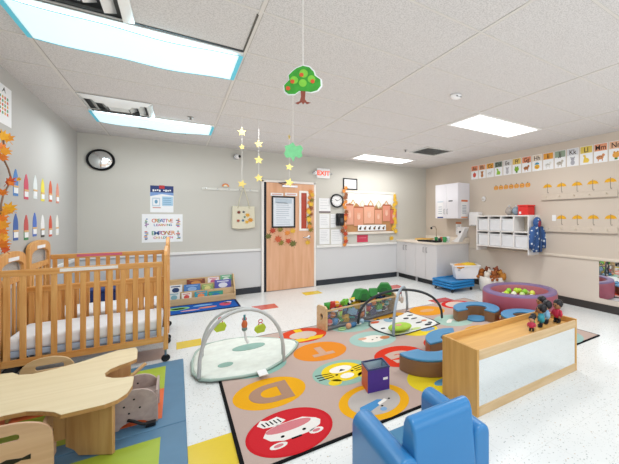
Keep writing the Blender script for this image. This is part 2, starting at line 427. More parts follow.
def vent(x0, x1, y0, y1, label, style):
    t = thing('ceiling_vent', label, 'vent', ((x0+x1)/2, (y0+y1)/2, H))
    a, b = (x1-x0)/2-.012, (y1-y0)/2-.012
    if style == 0:      # square cone diffuser
        for i, k in enumerate((1, .74, .48)):
            m = MB(); k2 = k-.17; z0, z1 = -.008, -.04-.006*i
            vs = [(-a*k,-b*k,z0),(a*k,-b*k,z0),(a*k,b*k,z0),(-a*k,b*k,z0),(-a*k2,-b*k2,z1),(a*k2,-b*k2,z1),(a*k2,b*k2,z1),(-a*k2,b*k2,z1)]
            m.add(vs, [(0,1,5,4),(1,2,6,5),(2,3,7,6),(3,0,4,7)], M_ven).build('louver_ring', t)
        MB().box(-a*.28, a*.28, -b*.28, b*.28, -.05, -.04, M_ven).build('center_plate', t)
        MB().box(-a*.95, a*.95, -b*.95, b*.95, -.004, -.002, M_dk).build('backing', t)
    elif style == 1:
        MB().box(-a, a, -b, b, -.006, -.002, mat('grille_grey', '#8e928c', .6)).build('grille', t)
        MB().prism(rect(-a, a, -b, b), -.012, -.006, mat('grille_frame', '#bdbcb4', .5), hole=rect(-a+.02, a-.02, -b+.015, b-.015)).build('frame', t)
    else:
        MB().prism(rect(-a, a, -b, b), -.012, -.002, M_ven, hole=rect(-a*.86, a*.86, -b*.86, b*.86)).build('frame', t)
        MB().box(-a*.86, a*.86, -b*.86, b*.86, -.004, -.002, M_dk).build('backing', t)
        m = MB()
        for i in range(7):
            y = -b*.8+i*b*1.6/6; m.box(-a*.86, a*.86, y-.008, y+.012, -.012, -.006, mat('vent_slat', '#5c5f5e', .4))
        m.build('slat', t)
    return t
vent(gx(0), gx(0)+.61, gy(4), gy(5), 'silver stepped square air vent beside the light above the cribs', 0)
vent(gx(0), gx(0)+.61, gy(0), gy(1), 'silver air vent partly cut by the top of the picture, before the large covered light', 0)
vent(-.45, .14, gy(6)+.02, gy(6)+.22, 'grey flat return grille behind the light above the cribs', 1)
vent(gx(3)+.61, gx(4), gy(4), gy(5), 'dark slatted square air vent between the two bare light panels', 2)
x, y = F(456, 95, H)
t = thing('smoke_detector', 'small round white smoke detector on the ceiling', 'detector', (x, y, H))
MB().lathe([(.055,0),(.058,-.015),(.045,-.032),(0,-.036)], M_white).build('housing', t, smooth=True)
MB().box(-.03, .03, -.048, -.04, -.03, -.018, M_black).build('sensor_slot', t)
for u, v, lb in ((190.5,117,'small ceiling sprinkler head near the covered light'),(405.5,150,'small ceiling sprinkler head before the dark vent')):
    x, y = F(u, v, H); t = thing('sprinkler', lb, 'sprinkler', (x, y, H))
    MB().lathe([(.035,0),(.03,-.006),(.01,-.008),(.01,-.03),(.02,-.032),(.0,-.036)], mat('sprinkler_metal', '#8c8c88', .3, .8)).build('head', t, smooth=True)

# hanging decorations
YT = 1.75
x, zt = W(303, 66, YT); _, zb = W(303, 104.5, YT); s_ = (zt-zb)
t = thing('hanging_tree_cutout', 'green apple tree cutout hanging on a white string', 'decoration', (x, YT, zb), (0, 0, -.55))
cr = [(.0,1.0),(.16,.97),(.27,.86),(.3,.76),(.44,.66),(.45,.5),(.36,.38),(.2,.33),(.1,.34),(-.1,.35),(-.2,.27),(-.36,.26),(-.45,.33),(-.47,.48),(-.4,.56),(-.34,.62),(-.36,.74),(-.26,.85),(-.16,.93)]
def sc(P_, k): return [(a*k, b*k) for a, b in P_]
cxm = sum(a for a, b in cr)/len(cr); cym = sum(b for a, b in cr)/len(cr)
back = [((a-cxm)*1.09+cxm, (b-cym)*1.09+cym) for a, b in cr]
m = MB().prism(sc(back, s_), .001, .003, M_paper, axis=1).prism(sc(cr, s_), -.003, .001, mat('tree_green', '#3e9a35', .6, var=.45, scale=25), axis=1)
for a, b, r in ((.02,.8,.11),(-.22,.62,.1),(.22,.66,.1),(.0,.55,.1)): m.prism(sc(circ(a, b, r, n=12), s_), -.0045, -.003, mat('tree_lt', '#7fc443', .6, var=.3), axis=1)
for a, b in ((-.03,.76),(-.26,.58),(.25,.6),(-.37,.4)): m.prism(sc(circ(a, b, .055, n=10), s_), -.006, -.0045, paint('#cf5a33'), axis=1)
m.build('crown', t)
MB().prism(sc([(-.06,.42),(.07,.42),(.05,.14),(.1,.07),(.2,.05),(.09,.01),(.05,.06),(.0,.0),(-.04,.06),(-.13,.0),(-.2,.03),(-.08,.08),(-.05,.2)], s_), -.002, .002, mat('tree_trunk', '#8a4a3c', .7), axis=1).build('trunk', t)
MB().tube([(0,0,s_*.98),(0,0,H-zb)], .0016, M_string).build('string', t)
x, y = F(292.6, 80, H); y = 3.1; x, zl = W(293, 152, y); 
t = thing('hanging_leaf_cutout', 'pale green leaf cutout hanging on a long string', 'decoration', (x, y, zl), (0, 0, -.5))
gp = [(0,.5),(.14,.3),(.38,.36),(.5,.2),(.42,.0),(.48,-.2),(.3,-.32),(.12,-.22),(.02,-.5),(-.1,-.28),(-.34,-.3),(-.44,-.1),(-.36,.1),(-.42,.3),(-.2,.36)]
MB().prism(sc(gp, .17), -.002, .002, mat('leaf_lt', '#7fd094', .6, var=.15), axis=1).build('leaf', t)
MB().tube([(0,0,.07),(0,0,H-zl)], .0014, M_string).build('string', t)
M_star = mat('star_yellow', '#e2cd78', .6, var=.08)
SG = [(242,[(132,.052),(147,.035),(184,.055)],4.6,'string of three yellow stars hanging farthest from the tree, over the tote bag'),(258.8,[(144,.05),(160,.055),(178,.055)],4.6,'string of three yellow stars hanging in front of the door hinge side'),
      (289.3,[(137,.04),(167,.055),(182.5,.065)],4.9,'string of three yellow stars hanging over the door top')]
for i, (u, ss, y, lb) in enumerate(SG):
    x, _ = W(u, 150, y)
    t = thing('star_garland', lb, 'garland', (x, y, H), (0, 0, -.35), 'star strings')
    zs = [W(u, v, y)[1]-H for v, _ in ss]
    MB().tube([(0,0,0),(0,0,zs[-1])], .0012, M_string).build('string', t)
    for (v, r), z in zip(ss, zs):
        o = MB().prism(star_poly(r, rot=PI/2+random.uniform(-.3, .3)), -.002, .002, M_star, axis=1).build('star', t)
        o.location = (0, -.002, z)
        if i == 2 and v == 137: o.rotation_euler = (0, 0, 1.2)

# ------------------------------------------------------------------ far wall items
x, z = W(101, 160.2)
t = thing('convex_mirror', 'round black rimmed convex safety mirror high on the far wall', 'mirror', (x, YF, z), RF)
MB().lathe([(.152,0),(.158,.012),(.158,.03),(.15,.036),(.144,.03)], M_black, seg=36, cap=False).build('rim', t, smooth=True)
MB().lathe([(.148,.022),(.12,.048),(.08,.066),(.04,.075),(0,.078)], M_mirror, seg=36).build('mirror_dome', t, smooth=True)
# flyer
def flyer():
    x0, z1 = W(150.2, 185.3); x1, z0 = W(173.5, 212.5)
    t = wcard('poster', 'blue and white information flyer above the colourful word sign', 'poster', (x0+x1)/2, (z0+z1)/2)
    w_, h_ = (x1-x0)/2, (z1-z0)/2
    m = MB().prism(rect(-w_, w_, -h_, h_), 0, .003, M_paper).prism(rect(-w_, w_, h_*.5, h_), .003, .004, paint('#27386e')).prism([(-w_, h_*.5), (w_, h_*.5), (w_, h_*.28), (0, h_*.38), (-w_, h_*.2)], .003, .004, paint('#7f9fd0'))
    m.prism(rect(-w_*.25, w_*.22, h_*.78, h_*1.03), .004, .006, paint('#b52f35'))
    m.prism(rect(-w_*.85, -w_*.15, -h_*.55, h_*.1), .003, .004, paint('#c3d0dc')).prism(rect(-w_*.75, -w_*.25, -h_*.45, 0), .004, .005, M_paper).prism(circ(-w_*.5, -h_*.2, w_*.14, h_*.15, 10), .005, .006, paint('#6f9fbe'))
    m.prism(rect(w_*.0, w_*.95, -h_*.5, h_*.2), .003, .004, paint('#a9cbe2'))
    for i in range(4): m.prism(rect(w_*.1, w_*.8, -h_*.4+i*h_*.15, -h_*.36+i*h_*.15), .004, .0048, paint('#6b93b8'))
    m.prism(rect(-w_*.8, -w_*.1, -h_*.68, -h_*.62), .003, .004, paint('#c77f72'))
    m.build('sheet', t)
    hl = MB()
    for i in range(9):
        if i != 4: hl.prism(rect(-w_*.8+i*w_*.18, -w_*.67+i*w_*.18, h_*(.56+.03*(i % 3)), h_*(.72-.02*(i % 2))), .0041, .0047, M_paper)
    hl.build('heading_print', t)
flyer()
x0, z1 = W(141.8, 214); x1, z0 = W(182.6, 241.5)
t = wcard('word_sign', 'white laminated sign with two rows of rainbow letters', 'sign', (x0+x1)/2, (z0+z1)/2)
w_, h_ = (x1-x0)/2, (z1-z0)/2
m = MB().prism(rect(-w_, w_, -h_, h_), 0, .003, M_paper); m.build('sheet', t)
rb = ['#c8503e','#d98a3a','#3f8f6a','#3f6fae','#8a4f9a','#c94f7c','#caa52f']
def rowtext(s, y, size, xs, xe, off=0):
    n = len(s)
    for i, ch in enumerate(s):
        if ch != ' ': text(ch, size, paint(rb[(i+off) % 7]), t, (xs+(xe-xs)*(i+.5)/n, y, .003), name='letter', bold=.0012)
rowtext('CREATIVE', h_*.52, h_*.36, -w_*.5, w_*.5); rowtext('LEARNING', h_*.22, h_*.22, -w_*.45, w_*.45, 3)
rowtext('EMPOWER', -h_*.36, h_*.4, -w_*.55, w_*.6, 2); rowtext('CHILDREN', -h_*.68, h_*.22, -w_*.45, w_*.5, 5)
for sx in (-1, 1):
    for yy in (.38, -.5):
        b = MB()
        for k in range(7): b.prism(rect(sx*w_*.78-.02+random.uniform(-.015,.015), sx*w_*.78+.01+random.uniform(-.01,.02), yy*h_+(k-3.4)*h_*.09, yy*h_+(k-2.7)*h_*.09), .003, .0036+.0001*k, paint(random.choice(rb+['#3a3d55','#7d8c3a'])))
        b.build('border_print', t)
# camera
x, z = W(236, 157)
t = thing('security_camera', 'small round security camera with black lens on the far wall', 'camera', (x, YF, z), RF)
MB().lathe([(.05,0),(.05,.03),(.03,.05),(0,.05)], M_chrome).build('mount', t, smooth=True)
MB().ball((.015,0,.07), .045, M_white).build('housing', t, smooth=True)
MB().ball((.04,0,.095), .026, M_black).build('lens', t, smooth=True)
# peg rail
x0, z = W(201.5, 188.5); x1, _ = W(262, 190)
t = thing('peg_rail', 'thin white peg rail on the far wall left of the door', 'rail', (x0, YF, z), RF)
L_ = DX0-.1-x0
MB().prism(rect(0, L_, -.02, .02), 0, .015, mat('rail_white', '#d7d6cf', .5)).build('board', t, bev=.003)
for i in range(5): MB().tube([(.06+i*L_/5.2,0,.015),(.06+i*L_/5.2,0,.05),(.06+i*L_/5.2,.012,.055)], .007, M_chrome).build('peg', t, smooth=True)
x, z = W(225.5, 185)
t = thing('rainbow_cutout', 'tiny rainbow cutout on top of the peg rail', 'decoration', (x, YF-.018, z-.03), RF)
m = MB()
for i, cc in enumerate(('#d9765f','#e6b35a','#e9e4da')):
    r = .055-.014*i; m.prism(circ(0, 0, r, n=14, a0=0, a1=PI), 0, .002+.001*i, paint(cc))
m.build('arch', t)
# tote
x0, z1 = W(231.5, 206); x1, z0 = W(254.5, 228)
t = thing('tote_bag', 'cream canvas tote bag with autumn leaf print hanging on the peg rail', 'bag', ((x0+x1)/2, YF-.0295, z0), RF)
w_, h_ = (x1-x0)/2, z1-z0
M_tote = mat('tote_canvas', '#d9d4be', .85, var=.05, bump=.1)
MB().prism([(-w_,0),(-w_*.5,-.015),(w_*.4,-.01),(w_,.01),(w_*.96,h_),(0,h_*.985),(-w_*.97,h_)], -.03, .03, M_tote).build('body', t, bev=.012)
m = MB(); zr = W(243, 189)[1]-z0
for s in (-1, 1): m.tube([(s*w_*.5, h_*.9, .03), (s*w_*.35, h_*1.3, .02), (s*.012, zr, 0), (s*.008, zr+.01, -.01)], .008, M_tote, seg=6)
m.build('strap', t, smooth=True)
m = MB()
for a, b, r, cc in ((-.4,.7,.028,'#7a3b30'),(.0,.72,.02,'#4a4a50'),(.35,.62,.035,'#d9a23a'),(.6,.4,.04,'#d5902e'),(.3,.3,.03,'#d9a93e'),(-.1,.35,.022,'#4f6f86'),(-.5,.35,.026,'#a8563c'),(.1,.5,.018,'#5f7f70')):
    m.prism([(p[0]+a*w_, p[1]+b*h_) for p in leaf_poly(r*1.7, random.uniform(0, 6))], .03, .0315, paint(cc))
m.build('leaf_print', t)
# exit sign
x, z = W(322.7, 173.6)
t = thing('exit_sign', 'white exit sign with red letters above the door corner', 'sign', (x, YF, z), RF)
MB().prism(rect(-.135, .135, -.1, .1), 0, .045, M_white).build('housing', t, bev=.008)
text('EXIT', .128, mat('exit_red', '#e8553a', .5, emis=.35, emcol='#ff5a3a'), t, (0, -.002, .046), bold=.004)
MB().prism(rect(-.215, -.135, -.035, .035), 0, .05, M_white).ball((-.2, .0, .07), .03, M_chrome).build('emergency_lamp', t, bev=.004)
MB().ball((.17, 0, .03), .02, M_chrome).build('side_knob', t, smooth=True)
# papers right of the door
def papers():
    def sheet(u0, v0, u1, v1, label, lines=5, hd=None, dz=0.):
        xa, za = W(u0, v0); xb, zb = W(u1, v1); t = wcard('notice_sheet', label, 'paper', (xa+xb)/2, (za+zb)/2, YF-.002-dz, 'notices beside the door')
        a, b = (xb-xa)/2, (za-zb)/2
        m = MB().prism(rect(-a, a, -b, b), 0, .002, M_paper)
        if hd: m.prism(rect(-a, a, -b, -b+.03), .002, .003, paint(hd))
        for i in range(lines):
            y = b*.75-i*(b*1.5/max(1, lines)); m.prism(rect(-a*.8, a*random.uniform(.3, .8), y-.006, y), .002, .0026, paint('#aeb2ba'))
        m.build('sheet', t)
    sheet(319, 198, 330.5, 212.8, 'upper white notice with a dark bottom strip beside the clock', 4, '#6b5a5e')
    sheet(319.5, 214, 329.5, 228, 'white notice sheet directly below the strip-edged one', 6)
    sheet(319.5, 229, 329.5, 244, 'lowest white notice sheet nearest the door, above the chair rail', 7)
    sheet(331, 229.5, 342, 244, 'low white notice sheet under the wall phone', 6)
    sheet(330.5, 214, 336, 227.5, 'narrow white notice sheet beside the wall phone', 4)
papers()
x, z = W(336.6, 200.8)
t = thing('wall_clock', 'round black rimmed wall clock with white face', 'clock', (x, YF, z), RF)
MB().lathe([(.138,0),(.145,.02),(.14,.04),(.118,.04),(.115,.02)], M_black, seg=36, cap=False).build('rim', t, smooth=True)
m = MB().lathe([(.118,.018),(0,.018)], M_white, seg=36, cap=False)
for k in range(12):
    a = k*PI/6; m.prism([(p[0]*math.cos(a)-p[1]*math.sin(a), p[0]*math.sin(a)+p[1]*math.cos(a)) for p in rect(-.004, .004, .09, .105)], .019, .02, M_black)
m.build('face', t)
m = MB()
for a, l in ((.9, .05), (-1.2, .08)): m.prism([(p[0]*math.cos(a)-p[1]*math.sin(a), p[0]*math.sin(a)+p[1]*math.cos(a)) for p in rect(-.004, .004, -.01, l)], .021, .023, M_black)
m.build('hands', t)
x, z = W(339.5, 219.5)
t = thing('wall_phone', 'black wall telephone beside the bulletin board', 'phone', (x, YF, z), RF)
MB().prism(rrect(-.085, .085, -.13, .13, .02), 0, .05, M_black).build('base', t, bev=.006)
MB().tube([(-.05,.11,.07),(-.055,.05,.085),(-.055,-.05,.085),(-.05,-.11,.07)], [.03,.018,.018,.03], M_black).build('handset', t, smooth=True)
MB().prism(rect(0, .06, -.06, .03), .05, .056, mat('phone_keys', '#4c5056', .5)).build('keypad', t)
x0, z1 = W(343, 178); x1, z0 = W(357, 190)
t = wcard('framed_certificate', 'black framed certificate above the bulletin board corner', 'picture frame', (x0+x1)/2, (z0+z1)/2)
a, b = (x1-x0)/2, (z1-z0)/2
MB().prism(rect(-a, a, -b, b), 0, .02, M_black, hole=rect(-a+.022, a-.022, -b+.022, b-.022)).build('frame', t)
MB().prism(rect(-a+.022, a-.022, -b+.022, b-.022), 0, .01, M_paper).prism(rect(-a*.5, a*.5, .02, .03), .01, .011, paint('#9aa0a8')).prism(rect(-a*.6, a*.6, -.03, -.024), .01, .011, paint('#b0b4ba')).build('sheet', t)
# bulletin board
bx0, bx1, bz0, bz1 = 2.85, 4.12, 1.02, 1.96
BC = ((bx0+bx1)/2, YF, (bz0+bz1)/2); bw, bh = (bx1-bx0)/2, (bz1-bz0)/2
t = thing('bulletin_board', 'white framed bulletin board covered in autumn artwork', 'board', BC, RF)
MB().prism(rect(-bw, bw, -bh, bh), 0, .03, mat('board_frame', '#e4ddd2', .5), hole=rect(-bw+.05, bw-.05, -bh+.05, bh-.05)).build('frame', t, bev=.004)
mb_ = MB().prism(rect(-bw+.05, bw-.05, -bh+.05, bh-.05), 0, .014, mat('board_brown', '#b98a5c', .8, var=.1, scale=14))
mb_.prism([(-bw+.05, bh-.05), (bw-.05, bh-.05), (bw-.05, .12)] + [(bw-.05-(2*bw-.1)*i/14, .12+(.09 if i % 2 else 0)) for i in range(1, 14)] + [(-bw+.05, .12)], .014, .017, mat('board_white_paper', '#e2e4e4', .7))
mb_.build('panel', t)
def bitem(name, label, cat, x, y, z=.02): return thing(name, label, cat, (BC[0]+x, YF-min(z, .0295), BC[2]+y), RF, None)
AB = [(-.5,-.04,.09,.22,'handprint art bag farthest left on the bulletin board'),(-.29,-.08,.11,.21,'second handprint art bag from the left on the bulletin board'),(-.04,-.04,.125,.2,'third and widest handprint art bag from the left on the bulletin board'),
      (.19,-.08,.09,.17,'small low handprint art bag left of the two raised ones'),(.4,.0,.095,.19,'raised handprint art bag second from the right on the board'),(.58,-.08,.085,.17,'red-tinted handprint art bag overlapping the right board frame')]
for i, (x, y, a, b, lb) in enumerate(AB):
    q = bitem('paper_bag_art', lb, 'artwork', x, y, .034 if i == 5 else .02)
    col = ['#dca088','#d8987c','#e0a88e','#d99c80','#d8927c','#cf6e5c'][i]
    m = MB().prism(rect(-a, a, -b, b), 0, .006, paint(col))
    m.prism([(p[0]*1.0, p[1]) for p in circ(0, -.02, a*.35, b*.28, 10)], .006, .008, paint('#e3b9a2'))
    for k in range(4): m.prism(rect(-a*.32+k*a*.18, -a*.22+k*a*.18, 0, b*.35), .006, .0085, paint('#e3b9a2'))
    m.prism(rect(-a, a, b*.86, b), .006, .008, paint('#a85a3c')); m.build('bag', q)
for i, (x, cc, nm) in enumerate(((-.42,'#c8a15a','far left'),(-.2,'#d9d2b4','second from left'),(.0,'#c99a55','middle'),(.2,'#cfc59a','second from right'),(.4,'#c98f4a','far right'))):
    q = bitem('leaf_cutout', 'pale diamond-shaped paper leaf on the board, %s of five' % nm, 'artwork', x, .18, .019)
    MB().prism([(0,.1),(.07,0),(0,-.1),(-.07,0)], 0, .003, paint(cc)).prism([(0,.07),(.045,0),(0,-.07),(-.045,0)], .003, .004, paint('#dfe0d6')).build('sheet', q)
q = bitem('photo_strip', 'long white strip with dark animal prints along the bottom of the board', 'artwork', .02, -.33, .036)
m = MB().prism(rect(-.33, .36, -.07, .06), 0, .004, M_paper)
for k in range(6):
    xx = -.28+k*.115; m.prism(circ(xx, -.02, .025, .03, 9), .004, .006, paint(['#3b3430','#6e4a2c'][k % 2])).prism(circ(xx+.02, .015, .015, n=7), .006, .007, paint('#2e2a2a'))
m.build('sheet', q)
def garland(name, label, x, y0, y1, n, cols):
    q = bitem(name, label, 'garland', x, 0, .04)
    MB().tube([(0,y1,.0),(.01,(y0+y1)/2,0),(0,y0,0)], .004, paint('#8a5a30')).build('string', q)
    for i in range(n):
        o = MB().prism(leaf_poly(random.uniform(.065, .09), random.uniform(0, 6)), 0, .003, paint(LC[random.choice(cols)])).build('leaf', q)
        o.location = (random.uniform(-.035, .035), y0+(y1-y0)*i/(n-1), .004+.003*(i % 3))
garland('leaf_garland', 'orange and red leaf garland down the left side of the bulletin board', -bw+.02, -bh-.2, bh+.04, 18, ['orange','rust','red','orange','brown'])
garland('leaf_garland', 'yellow leaf garland down the right side of the bulletin board', bw-.03, -bh+.05, bh-.06, 15, ['yellow','gold','yellow','orange'])
x, z = W(362.5, 238.5)
t = wcard('note_card', 'small red note card under the bulletin board', 'paper', x, z)
MB().prism(rect(-.13, .13, -.08, .08), 0, .003, paint('#c9415a')).prism(rect(-.09, .09, .01, .02), .003, .004, paint('#e0909c')).build('sheet', t)
x, z = W(391.5, 239)
leaf(391.5, 239, 'yellow', 'large yellow leaf under the right end of the bulletin board', .09, False, .3)

# ------------------------------------------------------------------ left wall items
CR = [(15.5,182.5,'#4f86c6','blue'),(26,186.8,'#cf4f66','crimson'),(35,187,'#dfe6e6','white'),(42.5,190,'#e6d84a','bright yellow'),(50.3,191.3,'#d0603a','orange red'),(57.3,193.3,'#d98f7a','pale salmon')]
CR2 = [(15.5,227,'#3c62a8','dotted navy blue'),(26,227.5,'#c0504e','brick red with a green cap'),(34.5,224.5,'#4a6ec0','violet blue'),(42.5,226,'#e8e8e8','white with a black cap'),(50.3,226,'#cf5238','vermilion'),(57,225,'#eceae2','cream white')]
caps = {'brick red with a green cap': '#3f8a5a', 'white with a black cap': '#33302f'}
def crayon(u, v, col, nm, row):
    y, z = R(u, v, XL)
    t = thing('crayon_cutout', '%s paper crayon in the %s row on the left wall' % (nm, row), 'decoration', (XL+.002, y, z), RL, 'paper crayons on the left wall')
    w_, h_ = .056, .118
    MB().prism([(-w_, -h_*.3), (w_, -h_*.3), (w_, h_*.2), (w_*.75, h_*.6), (w_*.15, h_*1.0), (-w_*.15, h_*1.0), (-w_*.75, h_*.6), (-w_, h_*.2)], 0, .003, paint(col)).build('tip', t)
    lo = MB().prism(rect(-w_, w_, -h_, -h_*.3), 0, .003, paint(caps.get(nm, col))).prism(rect(-w_*.85, w_*.85, -h_*.8, -h_*.38), .003, .005, M_paper)
    lo.prism(rect(-w_*1.05, w_*1.05, -h_*.36, -h_*.22), .003, .006, paint('#d9b27a')); lo.build('label_band', t)
for a in CR: crayon(*a, 'upper')
for a in CR2: crayon(*a, 'lower')
for (y0, y1, z0, z1, lb, cc) in ((3.72, 4.08, 2.1, 2.43, 'colourful picture chart nearer the camera, high on the left wall', ['#c8506a','#4a6fb0','#e0b050']), (4.13, 4.44, 2.13, 2.45, 'white chart with coloured bars and a black mark, high on the left wall', ['#d0603a','#5f9a6a','#d9a24a'])):
    t = thing('wall_chart', lb, 'poster', (XL+.002, (y0+y1)/2, (z0+z1)/2), RL)
    a, b = (y1-y0)/2, (z1-z0)/2
    m = MB().prism(rect(-a, a, -b, b), 0, .003, M_paper)
    for i in range(4):
        for j in range(5): m.prism(rect(-a*.6+i*a*.32, -a*.42+i*a*.32, -b*.5+j*b*.2, -b*.36+j*b*.2), .003, .004, paint(cc[(i+j) % 3]))
    m.prism([(-a*.3,b*.6),(0,b*.75),(a*.2,b*.62),(.0,b*.9)], .003, .004, M_black)
    m.build('sheet', t)
t = thing('autumn_leaf_garland', 'trailing vine of yellow and orange maple leaves on the left wall', 'garland', (0,0,0))
pts = [(-6,128),(2,133),(4,145),(3,158),(8,168),(11,178),(8,186),(3,196),(1,205),(1,214),(4,222),(2,232),(0,240),(2,248)]
P3 = [on_left(u, v, .05) for u, v in pts]
MB().tube(P3, .006, paint('#8c6a52')).build('vine', t, smooth=True)
lv = [(3,137,.09,'yellow'),(8,139,.08,'gold'),(2,148,.08,'orange'),(4,152,.07,'gold'),(1,158,.07,'orange'),(8,182,.08,'rust'),(10,184,.05,'orange'),(1,193,.06,'orange'),(8,209,.09,'yellow'),(5,213,.07,'gold'),(2,220,.08,'orange'),(3,226,.08,'gold'),(1,232,.07,'orange'),(4,238,.08,'yellow'),(1,245,.08,'orange'),(5,250,.07,'rust'),(11,211,.06,'gold'),(0,238,.08,'gold'),(18,179.5,.035,'yellow')]
for i, (u, v, r, cc) in enumerate(lv):
    o = MB().prism(leaf_poly(r*.72, random.uniform(-1, 1)), 0, .003, mat('leafw_'+cc, {'yellow':'#e2a41f','gold':'#d98f1c','orange':'#d8741c','rust':'#c4501c'}[cc], .6, var=.25, scale=20)).build('leaf', t)
    o.location = on_left(u, v, .06+.012*(i % 4)); o.rotation_euler = (RL[0]+random.uniform(-.4, .4), random.uniform(-.3, .3), RL[2]-.75+random.uniform(-.3, .3))
    for p_ in o.data.vertices: p_.co.z += .02*abs(p_.co.x)/r

# ------------------------------------------------------------------ right wall items
Y14 = [5.12-.2175*i for i in range(14)]
_Y = [5.139,4.936,4.743,4.507,4.308,4.073,3.851,3.621,3.424,3.201,2.975,2.747,2.52,2.295]
cards = [('Aa','#dd8a62','red apple','apple','#cf4632'),('Bb','#e3a47a','brown bear','bear','#b5763e'),('Cc','#e0a23c','black and white cow','blob','#d8d8d8'),('Dd','#6f7f70','green dinosaur','dino','#8fbf3c'),('Ee','#d6d6d4','grey elephant','bear','#b5b5ba'),('Ff','#dfc06a','green frog','frog','#7fae34'),
 ('Gg','#df8e6a','brown goat','blob','#a9683c'),('Hh','#e3d6c4','yellow bird in a blue hat','hat','#e0b23a'),('Ii','#dc9a3a','pale iguana','blob','#dcdcd8'),('Jj','#8fa08c','grey jellyfish','blob','#b9b4a8'),('Kk','#d2d4d8','grey koala','bear','#a9aab2'),('Ll','#d9c15a','yellow lion','dino','#e3c44a'),('Mm','#df9a76','brown mouse','blob','#c98a5a'),('Nn','#e2b594','orange newt','frog','#e0a24a')]
for (tx, hc, anim, kind, ac), y in zip(cards, Y14):
    t = thing('alphabet_card', 'alphabet card reading %s with a %s' % (tx, anim), 'card', (XR-.002, y, 2.32), RR, 'alphabet cards along the right wall')
    a, b = .098, .14
    MB().prism(rect(-a, a, -b, b), 0, .003, M_paper).prism(rect(-a+.006, a-.006, b*.22, b-.006), .003, .004, paint(hc)).build('sheet', t)
    text(tx, .105, paint('#3a2a26'), t, (0, b*.55, .0045), bold=.001)
    m = MB(); pc = paint(ac); dk = paint('#2e2a28')
    if kind == 'apple': m.prism(circ(0,-.055,.045,.048,16), .003, .005, pc).prism(rect(-.004,.004,-.015,.01), .003, .005, dk)
    elif kind == 'bear':
        m.prism(circ(0,-.03,.03,n=12), .004, .006, pc).prism(circ(0,-.085,.035,.04,12), .003, .005, pc)
        for s in (-1, 1): m.prism(circ(s*.028,-.005,.012,n=8), .004, .006, pc).prism(circ(s*.01,-.025,.004,n=6), .006, .007, dk)
    elif kind == 'dino': m.prism([(-.05,-.11),(.03,-.115),(.05,-.08),(.03,-.05),(.0,-.04),(-.01,.0),(-.04,.01),(-.05,-.01),(-.03,-.03),(-.04,-.07)], .003, .005, pc)
    elif kind == 'frog':
        m.prism(circ(0,-.06,.05,.042,14), .003, .005, pc)
        for s in (-1, 1): m.prism(circ(s*.025,-.02,.014,n=8), .004, .006, pc).prism(circ(s*.025,-.02,.006,n=6), .006, .007, dk)
        m.prism(rect(-.02,.02,-.125,-.1), .003, .005, paint('#3f7a34'))
    elif kind == 'hat': m.prism(circ(0,-.07,.052,.04,14), .003, .005, pc).prism(circ(0,-.03,.045,.035,10,0,PI), .004, .006, paint('#3f8fae')).prism(circ(0,-.08,.012,n=8), .006,.007, paint('#d0602f'))
    else:
        m.prism(circ(-.01,-.065,.055,.03,12), .003, .005, pc).prism(circ(.04,-.035,.022,n=9), .004, .006, pc)
        for k in range(3): m.prism(circ(-.035+k*.025,-.06+.008*(k % 2),.007,n=6), .005, .006, dk)
        for k in (-.04, .02): m.prism(rect(k, k+.012, -.12, -.085), .003, .005, pc)
    m.build('picture', t)
for i in range(7):
    y = 4.53-i*(4.53-3.79)/6
    t = thing('pumpkin_cutout', 'paper pumpkin cutout, %s in the row under the alphabet cards' % ['first from the cabinet side','second from the cabinet side','third from the cabinet side','middle one','third from the umbrella side','second from the umbrella side','nearest the umbrellas'][i], 'decoration', (XR-.002, y, R(512, 186.5)[1]), RR, 'pumpkin cutouts')
    MB().prism(circ(-.02,0,.035,.04,10), 0, .003, paint('#d9933a')).prism(circ(.02,0,.035,.04,10), 0, .003, paint('#d9933a')).prism(circ(0,0,.028,.042,10), .003, .004, paint('#e2a552')).prism(rect(-.008,.008,.03,.055), .003, .005, paint('#6b5a2c')).prism(circ(-.015,0,.007,n=6), .004, .005, paint('#5a3a1c')).prism(circ(.015,0,.007,n=6), .004, .005, paint('#5a3a1c')).build('sheet', t)
def umbrella(u, v, label):
    y, z = R(u, v)
    t = thing('umbrella_cutout', label, 'decoration', (XR-.004, y, z), RR, 'yellow umbrella cutouts')
    r = .085
    top = circ(0, 0, r, r*.75, 14, 0, PI)
    sc_ = []
    for k in range(4):
        x1 = -r+k*r/2; sc_ += [(x1, 0), (x1+r/8, r*.1), (x1+r*3/8, r*.1)]
    MB().prism(top + sc_[1:], 0, .003, paint('#e0a718')).build('canopy', t)
    MB().tube([(0,r*.9,.002),(0,-.07,.002),(.006,-.085,.002),(.018,-.085,.002),(.022,-.075,.002)], .0035, paint('#7a7468')).build('handle', t)
for i, (u, v) in enumerate(((547.5,188),(561.5,187),(577,186),(592.8,184.5),(610.5,182.5))):
    umbrella(u, v, 'yellow umbrella cutout above the upper peg ledge, %s' % ['nearest the coat','second from the coat','middle one','fourth from the coat','nearest the picture edge'][i])
for i, (u, v) in enumerate(((561.5,219.3),(577.3,219.3),(593.2,219.3),(610.8,219.3))):
    umbrella(u, v, 'yellow umbrella cutout above the lower peg ledge, %s' % ['beside the white tag','second from the white tag','third from the white tag','nearest the picture edge'][i])
y, z = R(554, 218)
o = MB().prism(rrect(-.035,.035,-.05,.05,.01), 0, .004, M_paper).build('name_tag'); o.location = (XR-.002, y, z); o.rotation_euler = RR; tag(o, 'small blank white tag beside the lower row of umbrellas', 'tag')
